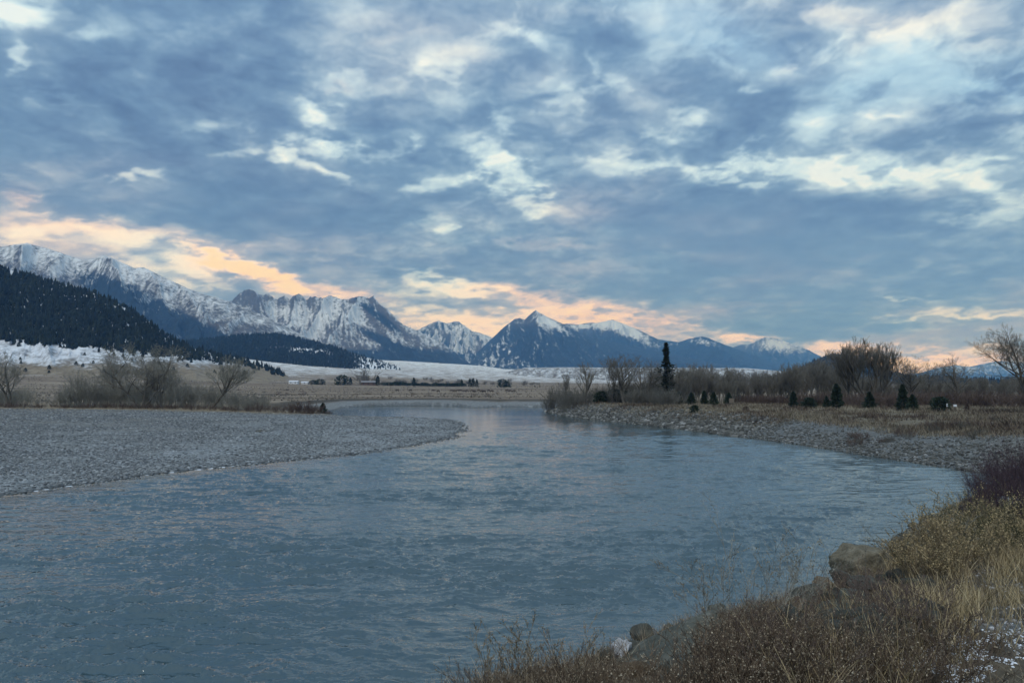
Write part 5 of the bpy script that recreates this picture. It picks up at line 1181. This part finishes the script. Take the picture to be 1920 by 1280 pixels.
# ------------------------------------------------------------------ small things of the plain and the meadow
def flat_mat(name, c, rough=.8):
    g = new_mat(name); n = g.noise(g.N.new('ShaderNodeTexCoord').outputs['Object'], 3, 4, .6)
    g.put(g.bsdf.inputs['Base Color'], g.mix(g.math('MULTIPLY', n, .35), (*c, 1), (c[0] * .6, c[1] * .6, c[2] * .6, 1))); g.bsdf.inputs['Roughness'].default_value = rough; return g.mat
M_HIDE = flat_mat('cattle hide', (.045, .032, .024)); M_WHT = flat_mat('white painted boards', (.72, .74, .76)); M_BRN = flat_mat('brown boards', (.12, .075, .055)); M_ROOF = flat_mat('metal roof', (.20, .20, .21)); M_ROOFW = flat_mat('snowy roof', (.72, .75, .80)); M_POST = flat_mat('weathered post', (.16, .13, .10)); M_GLASS = flat_mat('dark window', (.02, .025, .03), .2)
def box(x0, x1, y0, y1, z0, z1):
    v = [(x, y, z) for x in (x0, x1) for y in (y0, y1) for z in (z0, z1)]
    return np.array(v, float), np.array([(0, 1, 3, 2), (4, 6, 7, 5), (0, 4, 5, 1), (2, 3, 7, 6), (0, 2, 6, 4), (1, 5, 7, 3)])
def boxes(*bs):
    V, Fc, o = [], [], 0
    for b in bs: v, f = box(*b); V.append(v); Fc.append(f + o); o += 8
    return np.concatenate(V), np.concatenate(Fc)
def house(px, Y, w, d, h, rh, wall, roof, label, wins=3):
    b = ground_at_px(px, Y, .1); o = link(bpy.data.objects.new('ranch_house' if wall is M_BRN else 'shed', None)); o.location = b; tag(o, label, 'house' if wall is M_BRN else 'shed')
    V, Fc = boxes((-w / 2, w / 2, -d / 2, d / 2, 0, h)); np_obj('wall', V, Fc, wall, o, smooth=False)
    v = np.array([(-w / 2 - .4, -d / 2 - .5, h), (w / 2 + .4, -d / 2 - .5, h), (w / 2 + .4, d / 2 + .5, h), (-w / 2 - .4, d / 2 + .5, h), (-w / 2 - .4, 0, h + rh), (w / 2 + .4, 0, h + rh)], float)
    v = np.concatenate([v, v - (0, 0, -.15)]); 
    me = bpy.data.meshes.new('roof'); me.from_pydata([tuple(q) for q in v[:6]], [], [(0, 1, 5, 4), (2, 3, 4, 5), (0, 4, 3), (1, 2, 5), (3, 2, 1, 0)]); me.materials.append(roof); link(bpy.data.objects.new('roof', me), o); me.transform(Matrix.Translation((0, 0, .01)))
    for k in range(wins):
        x = -w / 2 + w * (k + .5) / wins; V, Fc = boxes((x - .6, x + .6, -d / 2 - .06, -d / 2 - .01, h * .35, h * .75)); np_obj('window', V, Fc, M_GLASS, o, smooth=False)
    return o
house(692, 880, 17, 9, 3.2, 2.2, M_BRN, M_ROOF, 'long low brown ranch house under the broad bare tree on the far plain')
house(551, 850, 10, 7, 2.6, 1.2, M_WHT, M_ROOFW, 'low white shed with a snowy roof, left one of the pair on the plain', 2)
house(572, 865, 8, 6, 2.2, 1.0, M_WHT, M_ROOFW, 'smaller white shed, the right one of the pair on the far plain', 1)
# grazing cattle: one continuous skinned body each
def cow_mesh():
    import bmesh
    J = [(0, 0, 1.15, .34), (.55, 0, 1.15, .36), (-.55, 0, 1.18, .34), (.95, 0, 1.22, .24), (1.25, 0, .95, .15), (1.42, 0, .55, .13), (1.50, 0, .32, .09),
         (.6, .2, .75, .13), (.62, .2, .4, .08), (.6, .2, .0, .07), (.6, -.2, .75, .13), (.66, -.2, .4, .08), (.7, -.2, .0, .07),
         (-.65, .2, .8, .17), (-.75, .2, .45, .09), (-.68, .2, .0, .07), (-.65, -.2, .8, .17), (-.72, -.2, .45, .09), (-.78, -.2, .0, .07), (-.92, 0, 1.2, .05), (-1.0, 0, .6, .04)]
    E = [(0, 1), (0, 2), (1, 3), (3, 4), (4, 5), (5, 6), (1, 7), (7, 8), (8, 9), (1, 10), (10, 11), (11, 12), (2, 13), (13, 14), (14, 15), (2, 16), (16, 17), (17, 18), (2, 19), (19, 20)]
    me = bpy.data.meshes.new('cow cage'); me.from_pydata([j[:3] for j in J], E, []); o = bpy.data.objects.new('cow cage', me); SC.collection.objects.link(o)
    m = o.modifiers.new('s', 'SKIN'); me.skin_vertices[0].data[0].use_root = True
    for i, j in enumerate(J): me.skin_vertices[0].data[i].radius = (j[3], j[3])
    s = o.modifiers.new('d', 'SUBSURF'); s.levels = 1
    bpy.context.view_layer.update(); dg = bpy.context.evaluated_depsgraph_get(); out = bpy.data.meshes.new_from_object(o.evaluated_get(dg)); bpy.data.objects.remove(o)
    out.name = 'cow'; out.materials.clear(); out.materials.append(M_HIDE); return out
COW = cow_mesh()
for k, px in enumerate([812, 822, 846, 853, 858, 864, 871, 876, 884, 889, 897, 903, 908, 916, 922, 951, 957, 963, 745, 770]):
    Y = 520 + random.uniform(-25, 30); b = ground_at_px(px, Y, .02)
    put_one('cow', COW, b, random.choice([0, math.pi]) + random.uniform(-.6, .6), 1.15, 'dark brown cow grazing in the line across the tan pasture', 'cow', 'cattle grazing across the pasture')
# fence along the far field
fo = link(bpy.data.objects.new('fence', None)); tag(fo, 'thin post and wire fence along the far side of the pasture', 'fence'); fo.location = ground_at_px(640, 600, 0)
pv, pf, wv, wf, o_, o2 = [], [], [], [], 0, 0; base = np.array(tuple(fo.location))
pts = [ground_at_px(px, 600, 0) for px in range(540, 1030, 8)]
for i, p in enumerate(pts):
    q = np.array(tuple(p)) - base; v, f = box(q[0] - .09, q[0] + .09, q[1] - .09, q[1] + .09, q[2] - .1, q[2] + 1.25)
    if i < 99: np_obj('post', v, f, M_POST, fo, smooth=False)
a = np.array([tuple(p) for p in pts]) - base
for h in (.5, .85, 1.15): wv.append(tubes(a[:-1] + (0, 0, h), a[1:] + (0, 0, h), np.full(len(a) - 1, .02), np.full(len(a) - 1, .02), 3))
np_obj('wire', np.concatenate([w[0] for w in wv]), np.concatenate([w[1] + k * len(wv[0][0]) for k, w in enumerate(wv)]), M_POST, fo)
# signs and post by the junipers
def sign(px, Y, w, h, z, label, mat):
    b = ground_at_px(px, Y, .05); o = link(bpy.data.objects.new('sign', None)); o.location = b; tag(o, label, 'sign')
    v, f = box(-.05, .05, -.05, .05, 0, z + h * .5); np_obj('post', v, f, M_POST, o, smooth=False)
    v, f = box(-w / 2, w / 2, -.085, -.055, z, z + h); np_obj('board', v, f, mat, o, smooth=False)
sign(1774, 101, .22, .38, .95, 'narrow white sign board close against the squat juniper', M_WHT)
sign(1789, 102, .46, .30, .85, 'wider white sign board standing right of the squat juniper', M_WHT)
sign(1371, 140, .9, .9, .7, 'weathered tan board on a post at the edge of the shaded thicket', M_POST)
# a snag stranded on the bar
p = on_level(488, 812, .5); r = random.Random(4); S0, S1, R0, R1 = [], [], [], []
for k in range(9):
    c = Vector((r.uniform(-.6, .6), r.uniform(-.3, .3), .05)); d = Vector((r.uniform(-.8, .8), r.uniform(-.3, .3), r.uniform(.05, .3)))
    S0.append(tuple(c)); S1.append(tuple(c + d)); R0.append(.06); R1.append(.02)
V, Fc = tubes(S0, S1, R0, R1, 6); o = np_obj('driftwood', V, Fc, M_TWIG_D); o.location = (p.x, p.y, gz(p.x, p.y) + .03); tag(o, 'small dark snag of driftwood stranded on the gravel bar', 'driftwood')

# sage and tussocks over the pasture
def sage():
    r = np.random.default_rng(620); n = 26000; y = np.exp(r.uniform(np.log(225), np.log(1300), n)); px = r.uniform(-40, 1060, n); x = TX(px) * y
    D, ins = river_dist(x, y); pt = fbm(x / 60, y / 60, 4, seed=621); m = (~ins) & (np.minimum(D[2], D[3]) > 17) & (r.random(n) < np.clip(.25 + 1.8 * pt, .03, 1)); x, y = x[m][:9000], y[m][:9000]
    s = r.uniform(.25, .8, len(x)) * (1 + y / 900); z = height(x, y)
    scatter_mesh('sagebrush', [ball_tree(7), ball_tree(8)], np.stack([x, y, z - .1], -1), s, r.uniform(0, 6, len(x)), stones_material('sage', [(0, (.05, .045, .035)), (.6, (.12, .10, .08)), (1, (.22, .19, .15))]), 'stuff', 'low sage and tussocks dotted over the pasture beyond the river', flat=.6)
sage()
# ------------------------------------------------------------------ air
def build_haze():
    import bmesh
    x0, x1, y0, y1, z0, z1 = -19000, 19000, -400, 17500, -6, 1650
    v = [(x, y, z) for x in (x0, x1) for y in (y0, y1) for z in (z0, z1)]
    f = [(0, 1, 3, 2), (4, 6, 7, 5), (0, 4, 5, 1), (2, 3, 7, 6), (0, 2, 6, 4), (1, 5, 7, 3)]
    me = bpy.data.meshes.new('haze'); me.from_pydata(v, [], f); me.update()
    m = bpy.data.materials.new('haze'); m.use_nodes = True; nt = m.node_tree; nt.nodes.clear()
    out = nt.nodes.new('ShaderNodeOutputMaterial'); p = nt.nodes.new('ShaderNodeVolumePrincipled')
    p.inputs['Color'].default_value = (.17, .45, 1.0, 1); p.inputs['Density'].default_value = HAZE
    p.inputs['Absorption Color'].default_value = (1, 1, 1, 1)
    p.inputs['Anisotropy'].default_value = 0.0
    nt.links.new(p.outputs[0], out.inputs['Volume'])
    me.materials.append(m); o = link(bpy.data.objects.new('haze', me)); tag(o, kind='stuff')
HAZE = 8.0e-5
build_haze()
